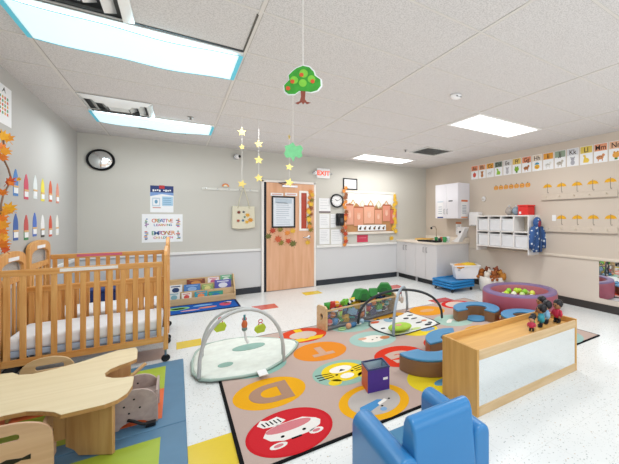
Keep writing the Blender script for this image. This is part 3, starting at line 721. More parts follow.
for z, y0, lb in ((1.70, 3.50, 'upper long off-white peg ledge on the right wall'), (1.175, 3.46, 'lower long off-white peg ledge on the right wall')):
    t = thing('peg_ledge', lb, 'ledge', (XR, y0, z), RR, 'peg ledges')
    L_ = y0-2.27
    MB().prism(rect(0, L_, -.03, .06), 0, .018, mat('ledge_white', '#d0c4b5', .5)).build('board', t, bev=.003)
    MB().prism(rect(0, L_, -.038, -.028), 0, .035, mat('ledge_lip', '#b5aa9e', .5)).build('lip', t, bev=.003)
    for i in range(5): MB().tube([(.1+i*L_/5,0.02,.018),(.1+i*L_/5,0.015,.04),(.1+i*L_/5,.03,.045)], .006, mat('peg_beige', '#d6c9b4', .4)).build('peg', t, smooth=True)
y, z = R(484, 199)
t = thing('thermostat', 'small round white thermostat above the cubby shelf', 'thermostat', (XR, y, z), RR)
MB().lathe([(.05,0),(.05,.02),(.04,.03),(0,.032)], M_white).build('body', t, smooth=True)
MB().lathe([(.022,.033),(.018,.04),(0,.04)], mat('dial', '#cfcac0', .4)).build('dial', t, smooth=True)
# wall mirror
t = thing('wall_mirror', 'large frameless acrylic mirror low on the right wall reflecting the play area', 'mirror', (XR, 0, 0), RR)
MB().prism(rrect(-2.53, -1.3, .19, .735, .02), 0, .006, M_mirror).build('mirror_panel', t)
MB().prism(rect(-2.535, -1.295, .735, .75), 0, .012, mat('mirror_clip', '#d8d2c6', .4)).build('top_strip', t)
# cubby: x 4.74-5.03 , y 3.55-4.75, z .83-1.40
cy0, cy1, cz0, cz1, cx = 3.57, 4.75, .845, 1.405, 4.73
t = thing('cubby_shelf', 'white eight-compartment wall cubby with hanging side panels', 'shelf', (cx, cy0, 0))
D = XR-cx-.001; Wd = cy1-cy0; Mw = mat('cubby_white', '#e6e4e2', .4, var=.02)
m = MB()
for z in (cz0, (cz0+cz1)/2, cz1): m.box(0, D, 0, Wd, z-.011, z+.011, Mw)
for k in range(1, 4): m.box(0, D, Wd*k/4-.011, Wd*k/4+.011, cz0, cz1, Mw)
m.build('shelf_frame', t, bev=.002)
MB().box(0, D, -.02, 0, cz0-.1, cz1+.012, Mw).build('side_panel', t, bev=.002)
MB().box(0, D, Wd, Wd+.02, cz0-.1, cz1+.012, Mw).build('side_panel', t, bev=.002)
MB().box(D-.012, D-.002, 0, Wd, cz0-.05, cz1, mat('cubby_back', '#d9cfc0', .5)).build('back_panel', t)
for k in range(6): MB().tube([(D-.02, .1+k*.2, cz0-.02), (D-.05, .1+k*.2, cz0-.035), (D-.06, .1+k*.2, cz0-.02)], .006, M_chrome).build('coat_hook', t, smooth=True)
M_binc = mat('clear_bin', '#dfe2e6', .25, var=.06, scale=12)
for r in range(2):
    for k in range(4):
        if r == 1 and k == 0: continue
        y0 = cy0+Wd*k/4+.02; y1 = cy0+Wd*(k+1)/4-.02; z0 = cz0+.012+(0 if r == 0 else (cz1-cz0)/2)
        pos = 'nearest the coat,second from the coat,third from the coat,nearest the cabinet'.split(',')[k]
        q = thing('storage_bin', 'frosted storage bin in the %s cubby row, %s' % (('lower','upper')[r], pos), 'bin', (cx+.02, (y0+y1)/2, z0), group='frosted bins in the cubby')
        a = (y1-y0)/2
        MB().box(0, .25, -a, a, 0, .2, M_binc).build('body', q, bev=.012)
        MB().box(-.008, .255, -a-.004, a+.004, .2, .215, mat('bin_lid', '#eceef0', .3)).build('rim', q, bev=.003)
# on the cubby
ty = cz1+.012
t = thing('red_box', 'bright red storage box on top of the cubby', 'box', (cx+.05, 3.61, ty))
MB().box(0, .2, 0, .2, 0, .15, mat('red_box', '#d42f2c', .4)).build('body', t, bev=.01)
MB().box(-.008, .208, -.008, .208, .15, .175, mat('red_lid', '#dd3a34', .4)).build('lid', t, bev=.006)
MB().box(-.006, 0, .13, .17, .02, .06, M_paper).build('tag', t)
for i, (y, cc, lb) in enumerate(((3.9,'#8fa3b4','bulging clear bag of blue toys next to the red box'),(4.06,'#b3aaa4','bulging clear bag of grey toys at the end on the cubby'))):
    q = thing('toy_bag', lb, 'bag', (cx+.12, y, ty))
    MB().ball((0,0,.075), .075, mat('bagc%d' % i, cc, .2, var=.4, scale=40, alpha=.85), (1,.95,1), jit=.08).build('bag', q, smooth=True)
    MB().tube([(0,0,.13),(0,0,.155),(.015,.01,.17)], [.02,.012,.02], mat('bag_tie', '#c8ccd0', .3)).build('knot', q, smooth=True)
# coat
xc = 4.86; yc = cy0-.09
t = thing('hooded_jacket', 'navy blue hooded kids jacket with white pattern hanging on the cubby side', 'jacket', (xc, yc, .80))
t.scale = (1.22, 1.1, 1.04)
def coat_mat():
    m = bpy.data.materials.new('coat_fabric'); nt, b, L = nodes(m)
    tc = nt.nodes.new('ShaderNodeTexCoord'); v = nt.nodes.new('ShaderNodeTexVoronoi'); v.inputs['Scale'].default_value = 17
    L.new(tc.outputs['Object'], v.inputs['Vector'])
    r = nt.nodes.new('ShaderNodeValToRGB'); r.color_ramp.interpolation = 'CONSTANT'
    e = r.color_ramp.elements; e[0].color = lin('#ced9e2'); e[1].position = .3; e[1].color = lin('#31558c')
    L.new(v.outputs['Distance'], r.inputs['Fac']); L.new(r.outputs['Color'], b.inputs['Base Color']); b.inputs['Roughness'].default_value = .8
    return m
Mco = coat_mat()
bd = MB()
prof = [(0.0,.11,.04),(.08,.115,.045),(.2,.105,.05),(.32,.10,.05),(.40,.085,.045),(.44,.05,.035)]
vs = []; fs = []; sg = 16
for z, a, b in prof:
    for k in range(sg): q = 2*PI*k/sg; vs.append((a*math.cos(q)*(1+.04*math.sin(3*q)), b*math.sin(q), z))
for i in range(len(prof)-1):
    for k in range(sg): fs.append((i*sg+k, i*sg+(k+1) % sg, (i+1)*sg+(k+1) % sg, (i+1)*sg+k))
fs.append(tuple(range(sg))); bd.add(vs, fs, Mco); bd.build('body', t, smooth=True)
for s in (-1, 1): MB().tube([(s*.07,0,.39),(s*.115,-.01,.3),(s*.14,-.015,.18),(s*.145,-.02,.06)], [.045,.045,.04,.034], Mco).build('sleeve', t, smooth=True)
hdm = MB().ball((0,-.005,.47), .085, Mco, (.9,.6,1.1)); hdm.build('hood', t, smooth=True)
MB().ball((.0,-.045,.455), .045, mat('hood_lining', '#8a3a4a', .9), (.8,.4,1.2)).build('hood_opening', t, smooth=True)
MB().box(-.004,.004,-.056,-.046,.0,.4, mat('zip', '#1a2438', .5)).build('zipper', t)
# white dispenser on the right wall beside the cubby
yd0, zd = R(473, 217); 
t = thing('towel_dispenser', 'white wall dispenser between the upper cabinet and the cubby', 'dispenser', (XR, 5.03, 1.35), RR)
MB().prism(rrect(-.14, .14, -.14, .14, .02), 0, .12, M_white).build('housing', t, bev=.01)
MB().prism(rect(-.08,.08,-.135,-.12), .1, .125, mat('slot_grey', '#a9adb0', .4)).build('slot', t)

# ------------------------------------------------------------------ kitchen corner
Mcab = mat('cabinet_grey', '#d3d2d3', .35, var=.02); Mcabu = mat('cabinet_white', '#e4e4ea', .35, var=.02); Mtop = mat('counter_top', '#e6ddd0', .3, var=.03)
X0, Y0, Y1 = 4.17, 5.30, YF
t = thing('base_cabinet', 'long grey base cabinet along the right wall corner', 'cabinet', (X0, Y0, 0))
D = XR-X0-.001; Ly = Y1-Y0-.001
MB().box(.02, D, 0, Ly, .1, .83, Mcab).build('carcass', t)
MB().box(.06, D, .02, Ly, 0, .1, M_black).build('toe_kick', t)
MB().box(0.02, .06, Ly*.5-.02, Ly*.5, 0, .1, Mcab).build('toe_post', t)
nd = 4
for k in range(nd):
    a = Ly*k/nd+.004; b = Ly*(k+1)/nd-.004
    d = MB().box(0, .02, a, b, .115, .825, Mcab).build('door', t, bev=.003)
    hy = b-.05 if k % 2 == 0 else a+.05
    MB().tube([(0,hy,.66),(-.025,hy,.66),(-.025,hy,.76),(0,hy,.76)], .005, mat('handle_dark', '#6b6e74', .3, .8)).build('handle', d, smooth=True)
t = thing('countertop', 'cream laminate countertop over the grey base cabinet', 'countertop', (X0, Y0, .83))
MB().box(-.02, D, -.02, Ly, 0, .04, Mtop).build('slab', t, bev=.005)
MB().box(D-.015, D, -.02, Ly, .04, .12, Mtop).build('backsplash', t, bev=.003)
t = thing('upper_cabinet', 'white wall cabinet with two doors above the countertop', 'cabinet', (4.7, 5.27, 1.36))
D = XR-4.7-.001; hh = .745; Ly2 = .76
MB().box(.018, D, 0, Ly2, 0, hh, Mcabu).build('carcass', t, bev=.002)
for k in range(2):
    d = MB().box(0, .018, Ly2*k/2+.003, Ly2*(k+1)/2-.003, .003, hh-.003, Mcabu).build('door', t, bev=.003)
    hy = Ly2/2+(-.05 if k == 0 else .05)
    MB().tube([(0,hy,.1),(-.022,hy,.1),(-.022,hy,.2),(0,hy,.2)], .005, mat('handle_dark', '#6b6e74')).build('handle', d, smooth=True)
MB().box(-.002, 0, .17, .3, .36, .385, paint('#3c4250')).build('small_label', t)
def side(name, label, cat, x, y, z, w, h, cols, rot=RR, lines=4):
    q = thing(name, label, cat, (x, y, z), rot)
    m = MB().prism(rect(-w, w, -h, h), 0, .003, M_paper)
    for r_, cc in cols: m.prism(rect(-w, w, r_[0]*h, r_[1]*h), .003, .004, paint(cc))
    for i in range(lines):
        yy = -h*.5+i*h/lines; m.prism(rect(-w*.7, w*.6, yy, yy+h*.06), .0035, .0045, paint('#9aa4b4'))
    m.build('sheet', q)
side('notice_sheet', 'white notice with a dark blue base on the far door of the wall cabinet', 'paper', 4.7005, 5.85, 1.56, .1, .19, [((-1,-.86),'#2c3f86'),((.8,.95),'#c8d4e0')])
side('menu_sheet', 'orange bordered chart on the end panel of the wall cabinet', 'poster', 4.88, 5.2705, 1.56, .09, .19, [((.8,1),'#dd7a4a'),((-1,-.85),'#dd9a72')], RF, 6)
side('wash_chart', 'orange topped chart on the wall under the wall cabinet', 'poster', XR-.002, 5.62, 1.14, .09, .14, [((.72,1),'#cf7a45')], RR, 5)
ct = .871
def ctp(u, v, z=ct): x, y = F(u, v, z); return (x, y, z)
t = thing('soap_dispenser', 'white wall soap dispenser with a black button under the wall cabinet', 'dispenser', (XR, 5.44, 1.07), RR)
MB().prism(rrect(-.1, .1, -.11, .11, .02), 0, .11, M_white).build('housing', t, bev=.01)
MB().lathe([(.025,.11),(.025,.13),(.0,.132)], M_black, seg=14).build('button', t)
t = thing('sloped_stand', 'white sloping stand leaning past the end of the countertop', 'stand', (4.8, 5.34, ct))
MB().prism([(.16,0),(-.03,0),(-.1,.09),(-.24,.3),(-.22,.31),(.0,.1)], -.06, .06, M_white, axis=0).build('panel', t, bev=.008)
MB().box(-.07, .07, -.03, .17, 0, .012, M_white).build('foot', t, bev=.004)
x, y, _ = ctp(429, 239.5)
t = thing('serving_tray', 'flat black tray at the front of the countertop', 'tray', (4.3, 5.72, ct), (0,0,.05))
MB().box(-.09, .09, -.28, .28, 0, .012, M_black).build('base', t, bev=.003)
MB().prism(rect(-.1, .1, -.29, .29), .01, .03, M_black, hole=rect(-.09,.09,-.28,.28)).build('rim', t)
for i, (dx, dy, cc, nm, s) in enumerate(((.14,.12,'#2f8a4c','green',.06),(.12,-.02,'#2b2f3a','black',.05),(.16,-.14,'#3f9a5a','bright green',.07),(.3,.02,'#b0603c','rust brown',.06),(.27,-.1,'#dfe4e6','white',.07),(.34,.2,'#a9603f','reddish',.055))):
    q = thing('toy_cup', '%s toy cup among the clutter on the countertop' % nm, 'cup', (4.3+dx, 5.55+dy, ct))
    MB().lathe([(s*.5,0),(s*.6,s*1.6),(s*.55,s*1.6),(s*.45,.01)], paint(cc)).build('body', q, smooth=True)
    MB().tube([(s*.55,0,s*1.2),(s*.9,0,s*1.1),(s*.9,0,s*.5),(s*.5,0,s*.4)], s*.09, paint(cc)).build('handle', q, smooth=True)
t = thing('paper_stack', 'loose pile of yellow-orange papers at the far end of the countertop', 'papers', (4.62, 6.35, ct), (0,0,.3))
for i in range(3): MB().box(-.13+i*.01, .13+i*.01, -.17, .17, i*.012, i*.012+.01, paint(['#e3c07a','#e8cf8e','#dcae5e'][i])).build('sheet', t)
t = thing('faucet', 'small dark tap behind the papers on the countertop', 'faucet', (4.86, 6.2, ct))
MB().tube([(0,0,0),(0,0,.24),(-.03,0,.3),(-.09,0,.31),(-.13,0,.28)], .01, mat('tap_metal', '#b9b2a8', .25, .8)).build('spout', t, smooth=True)
MB().ball((-.14,0,.27), .028, M_black).build('nozzle', t, smooth=True)

# ------------------------------------------------------------------ big rug
def carpet(name, col, var=.08): return mat(name, col, .95, var=var, scale=160, bump=.25, spec=.1)
RX0, RX1, RY0, RY1 = .28, 3.96, 1.98, 4.27
rug = MB()
rug.prism(rrect(RX0, RX1, RY0, RY1, .01, 2), 0, .009, carpet('rug_border', '#17181a'))
rug.box(RX0+.02, RX1-.02, RY0+.02, RY1-.02, .009, .0115, carpet('rug_field', '#bda89f'))
def cc_(i, j): return (.587+.594*i, 2.248+.583*j)
layer = [0]
def rshape(i, j, poly, col, lv=1):
    cx_, cy_ = cc_(i, j)   # artwork is drawn for a viewer on the far side: rotated by 180 degrees
    rug.prism([(cx_-x, cy_-y) for x, y in poly], .0115, .0118+.0005*lv, carpet('rug_'+col.strip('#'), col, .1))
RR_ = .257
def disc(i, j, col, ring=None):
    rshape(i, j, circ(0, 0, RR_, n=40), col)
    if ring: rshape(i, j, circ(0, 0, RR_*.74, n=36), ring, 2)
def rletter(i, j, ch, size, col):
    cx_, cy_ = cc_(i, j)
    cu = bpy.data.curves.new('t', 'FONT'); cu.body = ch; cu.size = size; cu.align_x = 'CENTER'; cu.align_y = 'CENTER'; cu.extrude = .0006; cu.offset = .02
    o = bpy.data.objects.new('t', cu); COL.objects.link(o); bpy.context.view_layer.update()
    me = o.evaluated_get(bpy.context.evaluated_depsgraph_get()).to_mesh()
    vs = [(cx_-v.co.x, cy_-v.co.y, .0130+v.co.z) for v in me.vertices]; fs = [tuple(p.vertices) for p in me.polygons]
    rug.add(vs, fs, carpet('rug_'+col.strip('#'), col, .1))
    bpy.data.objects.remove(o); bpy.data.curves.remove(cu)
# red circle with white bull face
disc(0, 0, '#c5242d')
rshape(0, 0, circ(0, 0, .238, n=36), '#c92a33', 1.2)
rshape(0, 0, [(-.17,-.04),(-.1,-.1),(.06,-.1),(.13,-.07),(.16,-.01),(.13,.05),(.06,.09),(-.1,.09),(-.17,.05),(-.19,0)], '#e9e6e2', 3)
rshape(0, 0, circ(-.0, -.045, .14, .05, 20), '#d07f86', 4)
rshape(0, 0, circ(-.13, .1, .045, .03, 12), '#e9e6e2', 3); rshape(0, 0, circ(.1, .12, .05, .03, 12), '#e9e6e2', 3)
rshape(0, 0, circ(-.13, .1, .025, .016, 10), '#d07f86', 4); rshape(0, 0, circ(.1, .12, .028, .016, 10), '#d07f86', 4)
for x in (-.07, .06): rshape(0, 0, circ(x, .045, .012, n=8), '#1b1b1c', 5)
rshape(0, 0, rect(-.04, .02, .09, .105), '#1b1b1c', 5)
rshape(0, 0, [(.0,-.13),(.04,-.2),(.1,-.185),(.14,-.21),(.17,-.16),(.14,-.11),(.06,-.09)], '#e9e6e2', 3)
for k in range(5): rshape(0, 0, [(.04+k*.024,-.17),(.048+k*.024,-.17),(.035+k*.024,-.12),(.027+k*.024,-.12)], '#1b1b1c', 5)
disc(0, 1, '#e3a620'); rletter(0, 1, 'D', .4, '#a98772')
disc(0, 2, '#8db6ac'); disc(0, 3, '#e28a2c')
# tiger on teal
disc(1, 1, '#93b8ab')
rshape(1, 1, circ(0, -.01, .18, .19, 26), '#e8cb2e', 2)
rshape(1, 1, circ(-.13, .15, .055, n=14), '#e8cb2e', 2); rshape(1, 1, circ(.13, .15, .055, n=14), '#e8cb2e', 2)
rshape(1, 1, circ(0, -.06, .1, .07, 18), '#eeebe4', 3); rshape(1, 1, circ(0, .09, .06, .05, 12), '#eeebe4', 3)
rshape(1, 1, [(-.03,-.02),(.03,-.02),(0,-.06)], '#19191b', 4)
for s in (-1, 1):
    for k in range(3): rshape(1, 1, [(s*.1,-.03+k*.035),(s*.23,-.06+k*.05),(s*.23,-.045+k*.05),(s*.1,-.018+k*.035)][::s], '#19191b', 4)
    rshape(1, 1, circ(s*.07, .03, .014, n=8), '#19191b', 4)
disc(1, 2, '#e08a2e'); rletter(1, 2, 'T', .3, '#c9a28a')
# lion: red disc with yellow face
disc(1, 3, '#d2492c'); rshape(1, 3, circ(0, -.0, .15, .13, 20), '#cfbdb2', 2); rshape(1, 3, [(-.2,.12),(-.05,.1),(.0,.16),(.05,.1),(.2,.12),(.14,.21),(-.14,.21)], '#e6c02e', 3)
rshape(1, 3, rect(-.03, .05, -.24, -.12), '#e6c02e', 3)
# elephant on yellow
disc(1, 0, '#e6a91f', '#b9b3ae'); rshape(1, 0, [(-.02,.0),(.13,.03),(.16,.1),(.1,.12),(.0,.08),(-.06,.03)], '#4f8fc4', 3)
rshape(1, 0, circ(-.16, -.1, .025, n=10), '#7fa6cc', 3); rshape(1, 0, circ(.0, .14, .025, n=10), '#7fa6cc', 3)
rshape(1, 0, [(-.07,.02),(.0,.05),(.0,.08),(-.08,.05)], '#efece6', 4); rshape(1, 0, circ(-.1,.04,.01,n=6), '#19191b', 4); rshape(1, 0, circ(-.01,.1,.01,n=6), '#19191b', 4)
disc(2, 2, '#a3c2bb'); rshape(2, 2, circ(0, .0, .13, .11, 18), '#e9e3da', 2); rshape(2, 2, circ(-.13, .04, .06, .05, 12), '#c9865c', 3); rshape(2, 2, circ(.1, -.06, .05, .04, 12), '#d9a88c', 3); rshape(2, 2, circ(.02, .03, .012, n=6), '#19191b', 4); rshape(2, 2, circ(-.05, .0, .012, n=6), '#19191b', 4)
disc(2, 1, '#d13a25'); rletter(2, 1, 'G', .34, '#c6ad9f')
disc(2, 0, '#dcc62c'); rshape(2, 0, circ(.0, .08, .09, .05, 14), '#5a93b8', 2)
disc(3, 1, '#cb3a2c', '#b7a399'); disc(3, 2, '#e3cb3a'); rshape(3, 2, circ(-.1, .1, .1, .06, 12), '#7fa0cc', 2)
disc(2, 3, '#9dbfb5'); disc(3, 3, '#d9a03a'); disc(3, 0, '#8fb4aa')
disc(4, 3, '#e29a2f'); rshape(4, 3, circ(.0, .0, .12, .07, 14), '#dba878', 2)
disc(4, 2, '#a6c4b9'); rshape(4, 2, [(-.15,-.02),(-.05,.06),(.02,.0),(.1,.07),(.15,.04),(.1,-.02),(.02,-.07),(-.06,-.02),(-.12,-.08)], '#e9e6df', 2)
disc(5, 3, '#d02d2a', '#d9c5bb'); disc(4, 1, '#d9a03a'); disc(5, 2, '#e3b53a'); disc(5, 1, '#cf5038'); disc(5, 0, '#9bb9b4'); disc(4, 0, '#d8503a')
o = rug.build('play_rug'); tag(o, 'large beige play rug with coloured animal and letter circles and black border', 'rug')

# small blue rug
br = MB(); bx0, bx1, by0, by1 = -.75, .80, 5.90, 6.47
br.prism(rect(bx0, bx1, by0, by1), 0, .008, carpet('brug_edge', '#1c2a52'))
br.box(bx0+.03, bx1-.03, by0+.03, by1-.03, .008, .0095, carpet('brug_blue', '#2357a8'))
for x, y, rx, ry, cc in ((.0,6.25,.16,.1,'#8fc37a'),(.02,6.24,.09,.05,'#e3d35a'),(-.4,6.2,.15,.09,'#d97b5a'),(.33,6.3,.13,.05,'#7fb0dc'),(.38,6.12,.12,.05,'#d98a6a'),(.16,6.05,.12,.035,'#d9a0a8'),(.62,6.2,.08,.12,'#c24f6a'),(.66,6.3,.06,.05,'#e9c6cc')):
    br.prism(circ(x, y, rx, ry, 16), .0095, .0105, carpet('br_'+cc.strip('#'), cc))
tag(br.build('small_rug'), 'small bright blue patterned rug in front of the book display', 'rug')

# ------------------------------------------------------------------ cribs
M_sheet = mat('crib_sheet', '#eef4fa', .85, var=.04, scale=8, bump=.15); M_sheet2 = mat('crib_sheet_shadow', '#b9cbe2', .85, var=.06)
def crib(y0, dep, fh, bh, ah, label, sticker, sx0, sx1, on_back):
    t = thing('crib', label, 'crib', (-1.122, y0, 0), group=None)
    Lx = 1.037
    def sidep(y, h, name):
        m = MB(); m.box(.02, Lx-.02, y-.012, y+.012, h-.05, h, M_cribh).box(.02, Lx-.02, y-.012, y+.012, .19, .245, M_cribh)
        for k in range(12): x = .05+k*(Lx-.1)/11; m.box(x-.018, x+.018, y-.008, y+.008, .24, h-.045, M_crib)
        return m.build(name, t, bev=.003)
    fr = sidep(0, fh, 'front_side'); bk = sidep(dep, bh, 'back_side')
    host, yy, hz = (bk, dep-.0135, bh) if on_back else (fr, -.0135, fh)
    MB().box(sx0, sx1, yy-.001, yy+.001, hz-.035, hz-.008, paint(sticker)).build('rail_sticker', host)
    for e, x in enumerate((0, Lx)):
        m = MB(); n = 14; w = .058; hs = ah-.13
        outer = [(-.02, .12)] + [(dep/2-(dep/2+.02)*math.cos(PI*i/n)**1 if False else dep/2+(dep/2+.02)*math.cos(PI-PI*i/n), hs+.13*math.sin(PI*i/n)**.5) for i in range(n+1)] + [(dep+.02, .12)]
        inner = [(dep+.02-w, .12)] + [(dep/2-(dep/2+.02-w)*math.cos(PI-PI*i/n), hs-w+.0+.10*math.sin(PI*i/n)**.45) for i in range(n+1)] + [(-.02+w, .12)]
        m.prism(outer+inner, x-.014, x+.014, M_crib, axis=0)
        m.box(x-.012, x+.012, 0, dep, .19, .245, M_cribh)
        ep = m.build('end_frame', t, bev=.004)
        q = MB()
        for k in range(4): y = dep*(k+1)/5; q.box(x-.007, x+.007, y-.017, y+.017, .24, hs-.12, M_crib)
        q.box(x-.01, x+.01, 0, dep, hs-.14, hs-.09, M_cribh)
        q.build('end_slats', ep)
        MB().box(x-.003, x+.003, w, dep-w, hs-.09, hs+.04, M_acr).build('clear_panel', ep)
        MB().box(x-.018 if e else x+.0145, x-.0145 if e else x+.018, dep*.3, dep*.7, hs+.05, hs+.08, M_paper).build('name_strip', ep)
    for x in (0, Lx):
        for y in (0, dep):
            l = MB().tube([(x, y, .05), (x, y, .14)], .011, M_chrome).box(x-.018, x+.018, y-.018, y+.018, .12, .26, M_crib).build('leg', t)
            MB().lathe([(.0,-.012),(.03,-.012),(.034,-.006),(.034,.006),(.03,.012),(0,.012)], M_black, M=Matrix.Translation((x, y, .035)) @ Matrix.Rotation(PI/2, 4, 'X'), seg=18).box(x-.012, x+.012, y-.02, y+.02, .045, .06, M_black).build('caster', l)
    MB().box(.03, Lx-.03, .025, dep-.025, .30, .41, M_sheet).build('mattress', t, bev=.03, segs=4)
    MB().box(.035, Lx-.035, .03, dep-.03, .25, .30, M_sheet2).build('mattress_base', t, bev=.01)  # shaded copy of the sheet colour, paints the bluish lower shadow
    return t
crib(4.05, .565, .95, .73, 1.08, 'wooden slatted crib nearer the camera with a white rail strip', '#ece8e2', .34, .70, False)
crib(4.74, .61, .72, .965, 1.14, 'second wooden slatted crib behind the first with a pink rail strip', '#d9708a', .22, .60, True)
t = thing('storage_tote', 'navy blue storage box standing behind the cribs', 'box', (-.68, 6.45, 0))
MB().box(-.33, .3, -.15, .15, 0, .36, mat('navy_box', '#22386e', .5)).build('body', t, bev=.02)
MB().box(-.34, .31, -.16, .16, .36, .4, mat('navy_lid', '#2a4480', .5)).build('lid', t, bev=.01)

# ------------------------------------------------------------------ book display
t = thing('book_display', 'low light wooden book display against the far wall', 'bookshelf', (-.13, 6.48, 0))
Lb = .92; 
for x in (0, Lb): MB().prism([(0,0),(.3,0),(.3,.4),(.22,.4),(0,.14)], x-.01, x+.01, M_birch, axis=0).build('side_panel', t, bev=.004)
MB().box(.01, Lb-.01, -.005, .008, .01, .11, M_birch).build('front_lip', t, bev=.002)
MB().box(.01, Lb-.01, .1, .11, .05, .2, M_birch).build('middle_lip', t); MB().box(.01, Lb-.01, .2, .21, .12, .29, M_birch).build('rear_lip', t)
MB().box(.01, Lb-.01, .01, .29, .02, .035, M_birch).build('shelf_board', t)
MB().box(.01, Lb-.01, .275, .288, .03, .38, M_birch).build('back_panel', t)
books = [(.02,.15,0,.17,.06,'#d8dcdc','white board book with small pictures, front row left end','#7aa8b8'),(.19,.13,0,.15,.06,'#e8e6e0','white board book with red marks, front row second','#c94f4a'),(.36,.17,0,.15,.06,'#2f9ab0','teal board book with an orange shape, front row','#e08a5a'),(.55,.2,0,.13,.06,'#3a9a7a','flat green-blue board book, front row right','#2c7ab0'),
 (.03,.17,1,.18,.15,'#e3e6e8','white book with a dark blue animal, middle row left end','#1f3a6a'),(.22,.22,1,.17,.15,'#4a7ab8','blue book in the middle row','#8fb2dc'),(.46,.16,1,.14,.16,'#8fa86a','green book in the middle row','#d8d08a'),(.64,.24,1,.2,.15,'#5a5aa8','violet blue book, middle row right end','#d9dce8'),
 (.26,.25,2,.14,.245,'#7a4030','brown book peeking over the rear row','#c98a4a'),(.55,.16,2,.15,.24,'#e6dfe0','white book with pink dots, rear row','#c96a8a'),(.73,.17,2,.17,.24,'#6fb08a','green and white book, rear row right end','#e0e8e0')]
for x, w, row, h, z, col, lb, c2 in books:
    yb = 6.48+[.035,.135,.235][row]
    q = thing('picture_book', lb, 'book', (-.13+x, yb, z-.02), (-.2, 0, 0), 'books on the book display')
    MB().box(0, w, 0, .004, 0, h, paint(col)).prism(circ(w*.5, h*.55, w*.28, h*.22, 10), -.002, 0, paint(c2), axis=1).prism(rect(w*.15, w*.85, h*.82, h*.9), -.002, 0, paint(c2), axis=1).build('cover', q)
    MB().box(.003, w-.003, .004, .016, .003, h-.003, M_paper).build('pages', q)

# ------------------------------------------------------------------ toddler table and chairs
tz = .346
P_ = [(-1.06,3.36),(-.90,3.40),(-.853,3.387),(-.805,3.313),(-.74,3.28),(-.66,3.30),(-.55,3.345),(-.47,3.40),(-.413,3.443),(-.355,3.485),(-.243,3.485),(-.225,3.40),(-.215,3.20),(-.25,3.16),(-.304,3.125),(-.345,3.08),(-.362,3.02),(-.35,2.95),(-.31,2.90),(-.26,2.87),(-.205,2.855),(-.20,2.70),(-.215,2.60),(-.25,2.54),(-.30,2.515),(-.465,2.515),(-.50,2.57),(-.56,2.625),(-.62,2.665),(-.70,2.675),(-.78,2.65),(-.885,2.57),(-.93,2.515),(-1.06,2.515)]
t = thing('activity_table', 'low pale maple toddler table with curved seat cutouts', 'table', (-.018,0,0))
MB().prism(P_, tz-.003, tz, M_maple).build('tabletop', t)
MB().prism(P_, tz-.024, tz-.003, M_edge).build('tabletop_edge', t)
def panel(x0, y0, x1, y1, z0, z1):
    d = Vector((x1-x0, y1-y0, 0)); L_ = d.length; ang = math.atan2(d.y, d.x)
    M = Matrix.Translation((x0, y0, 0)) @ Matrix.Rotation(ang, 4, 'Z')
    MB().prism([(0,z0),(L_*.72,z0),(L_*.82,z0+.03),(L_,z0+.05),(L_,z1),(0,z1)], -.01, .01, M_ply, axis=1, M=M).build('leg', t, bev=.002)
panel(-.27, 2.58, -.48, 2.72, .031, tz-.024); panel(-.27, 3.42, -.48, 3.28, .031, tz-.024); panel(-1.0, 2.58, -.88, 2.72, .031, tz-.024); panel(-1.0, 3.35, -.88, 3.25, .031, tz-.024)
MB().box(-.54, -.48, 2.72, 2.745, .12, tz-.024, M_ply).build('apron', t)
def side_poly(w, h):
    # rounded arm panel with an arch cut at the bottom
    return [(0,0),(w*.16,0)] + [(w*.5+w*.3*math.cos(PI-PI*i/8), .0+h*.16*math.sin(PI*i/8)) for i in range(9)] + [(w*.84,0),(w,0),(w,h*.45)] + [(w*.55+w*.45*math.cos(PI/2*i/6), h*.55+h*.45*math.sin(PI/2*i/6)) for i in range(1, 7)] + [(w*.2,h),(w*.05,h*.9),(0,h*.7)]
def tchair(label, loc, rz, back=True, h=.27, strap=True, col=None, stick=False, bw_=.178):
    q = thing('toddler_chair', label, 'chair', loc, (0,0,rz), 'toddler chairs around the low table')
    mc = col or M_chairply
    w = .26; d = .24      # chair faces local +Y; back at local y=0
    for s in (-1, 1):
        M = Matrix.Translation((s*w/2, d, 0)) @ Matrix.Rotation(-PI/2, 4, 'Z')
        o = MB().prism(side_poly(d, h), -.008, .008, mc, axis=1, M=M).build('side_panel', q, bev=.003)
        hs = MB()
        for a, b in ((.3,.6),(.5,.75),(.62,.5),(.4,.4)):
            hs.lathe([(.006,-.0095),(.006,.0095)], M_black, seg=8, M=Matrix.Translation((s*w/2, d*(1-a), h*b)) @ Matrix.Rotation(PI/2, 4, 'Y'))
        hs.build('peg_hole_pattern', o)
    MB().box(-w/2, w/2, .02, d-.02, .12, .135, mc).build('seat', q, bev=.003)
    if back:
        n = 12; bh_ = .32
        outer = [(-bw_, .05), (bw_, .05), (bw_, bh_*.55)] + [(bw_*math.cos(PI*i/n), bh_*.62+bh_*.38*math.sin(PI*i/n)**.7) for i in range(1, n)] + [(-bw_, bh_*.55)]
        slot = rrect(-.085, .06, bh_*.72, bh_*.82, .014)
        MB().prism(outer, -.016, 0, mc, axis=1, hole=slot).build('backrest', q, bev=.003)
        MB().prism([(-.03,.13),(.02,.115),(.07,.13),(.1,.125),(.1,.15),(.07,.14),(.02,.15)], -.019, -.016, M_black, axis=1).build('strap_slot', q)
    else:
        MB().box(-w/2, w/2, .0, .014, .13, .2, mc).build('backrest', q, bev=.003)
    if stick: MB().tube([(-.03,.16,.16),(-.05,.2,.35)], .011, M_ply).build('dowel', q, smooth=True)
    if strap: MB().tube([(-w/2-.012,.15,.055),(-w/2-.025,.12,.045),(-w/2-.035,.08,.02),(-w/2-.04,.05,.012)], .009, M_black).box(-w/2-.06, -w/2-.02, .01, .06, .0, .02, M_black).build('strap', q, smooth=False)
    return q
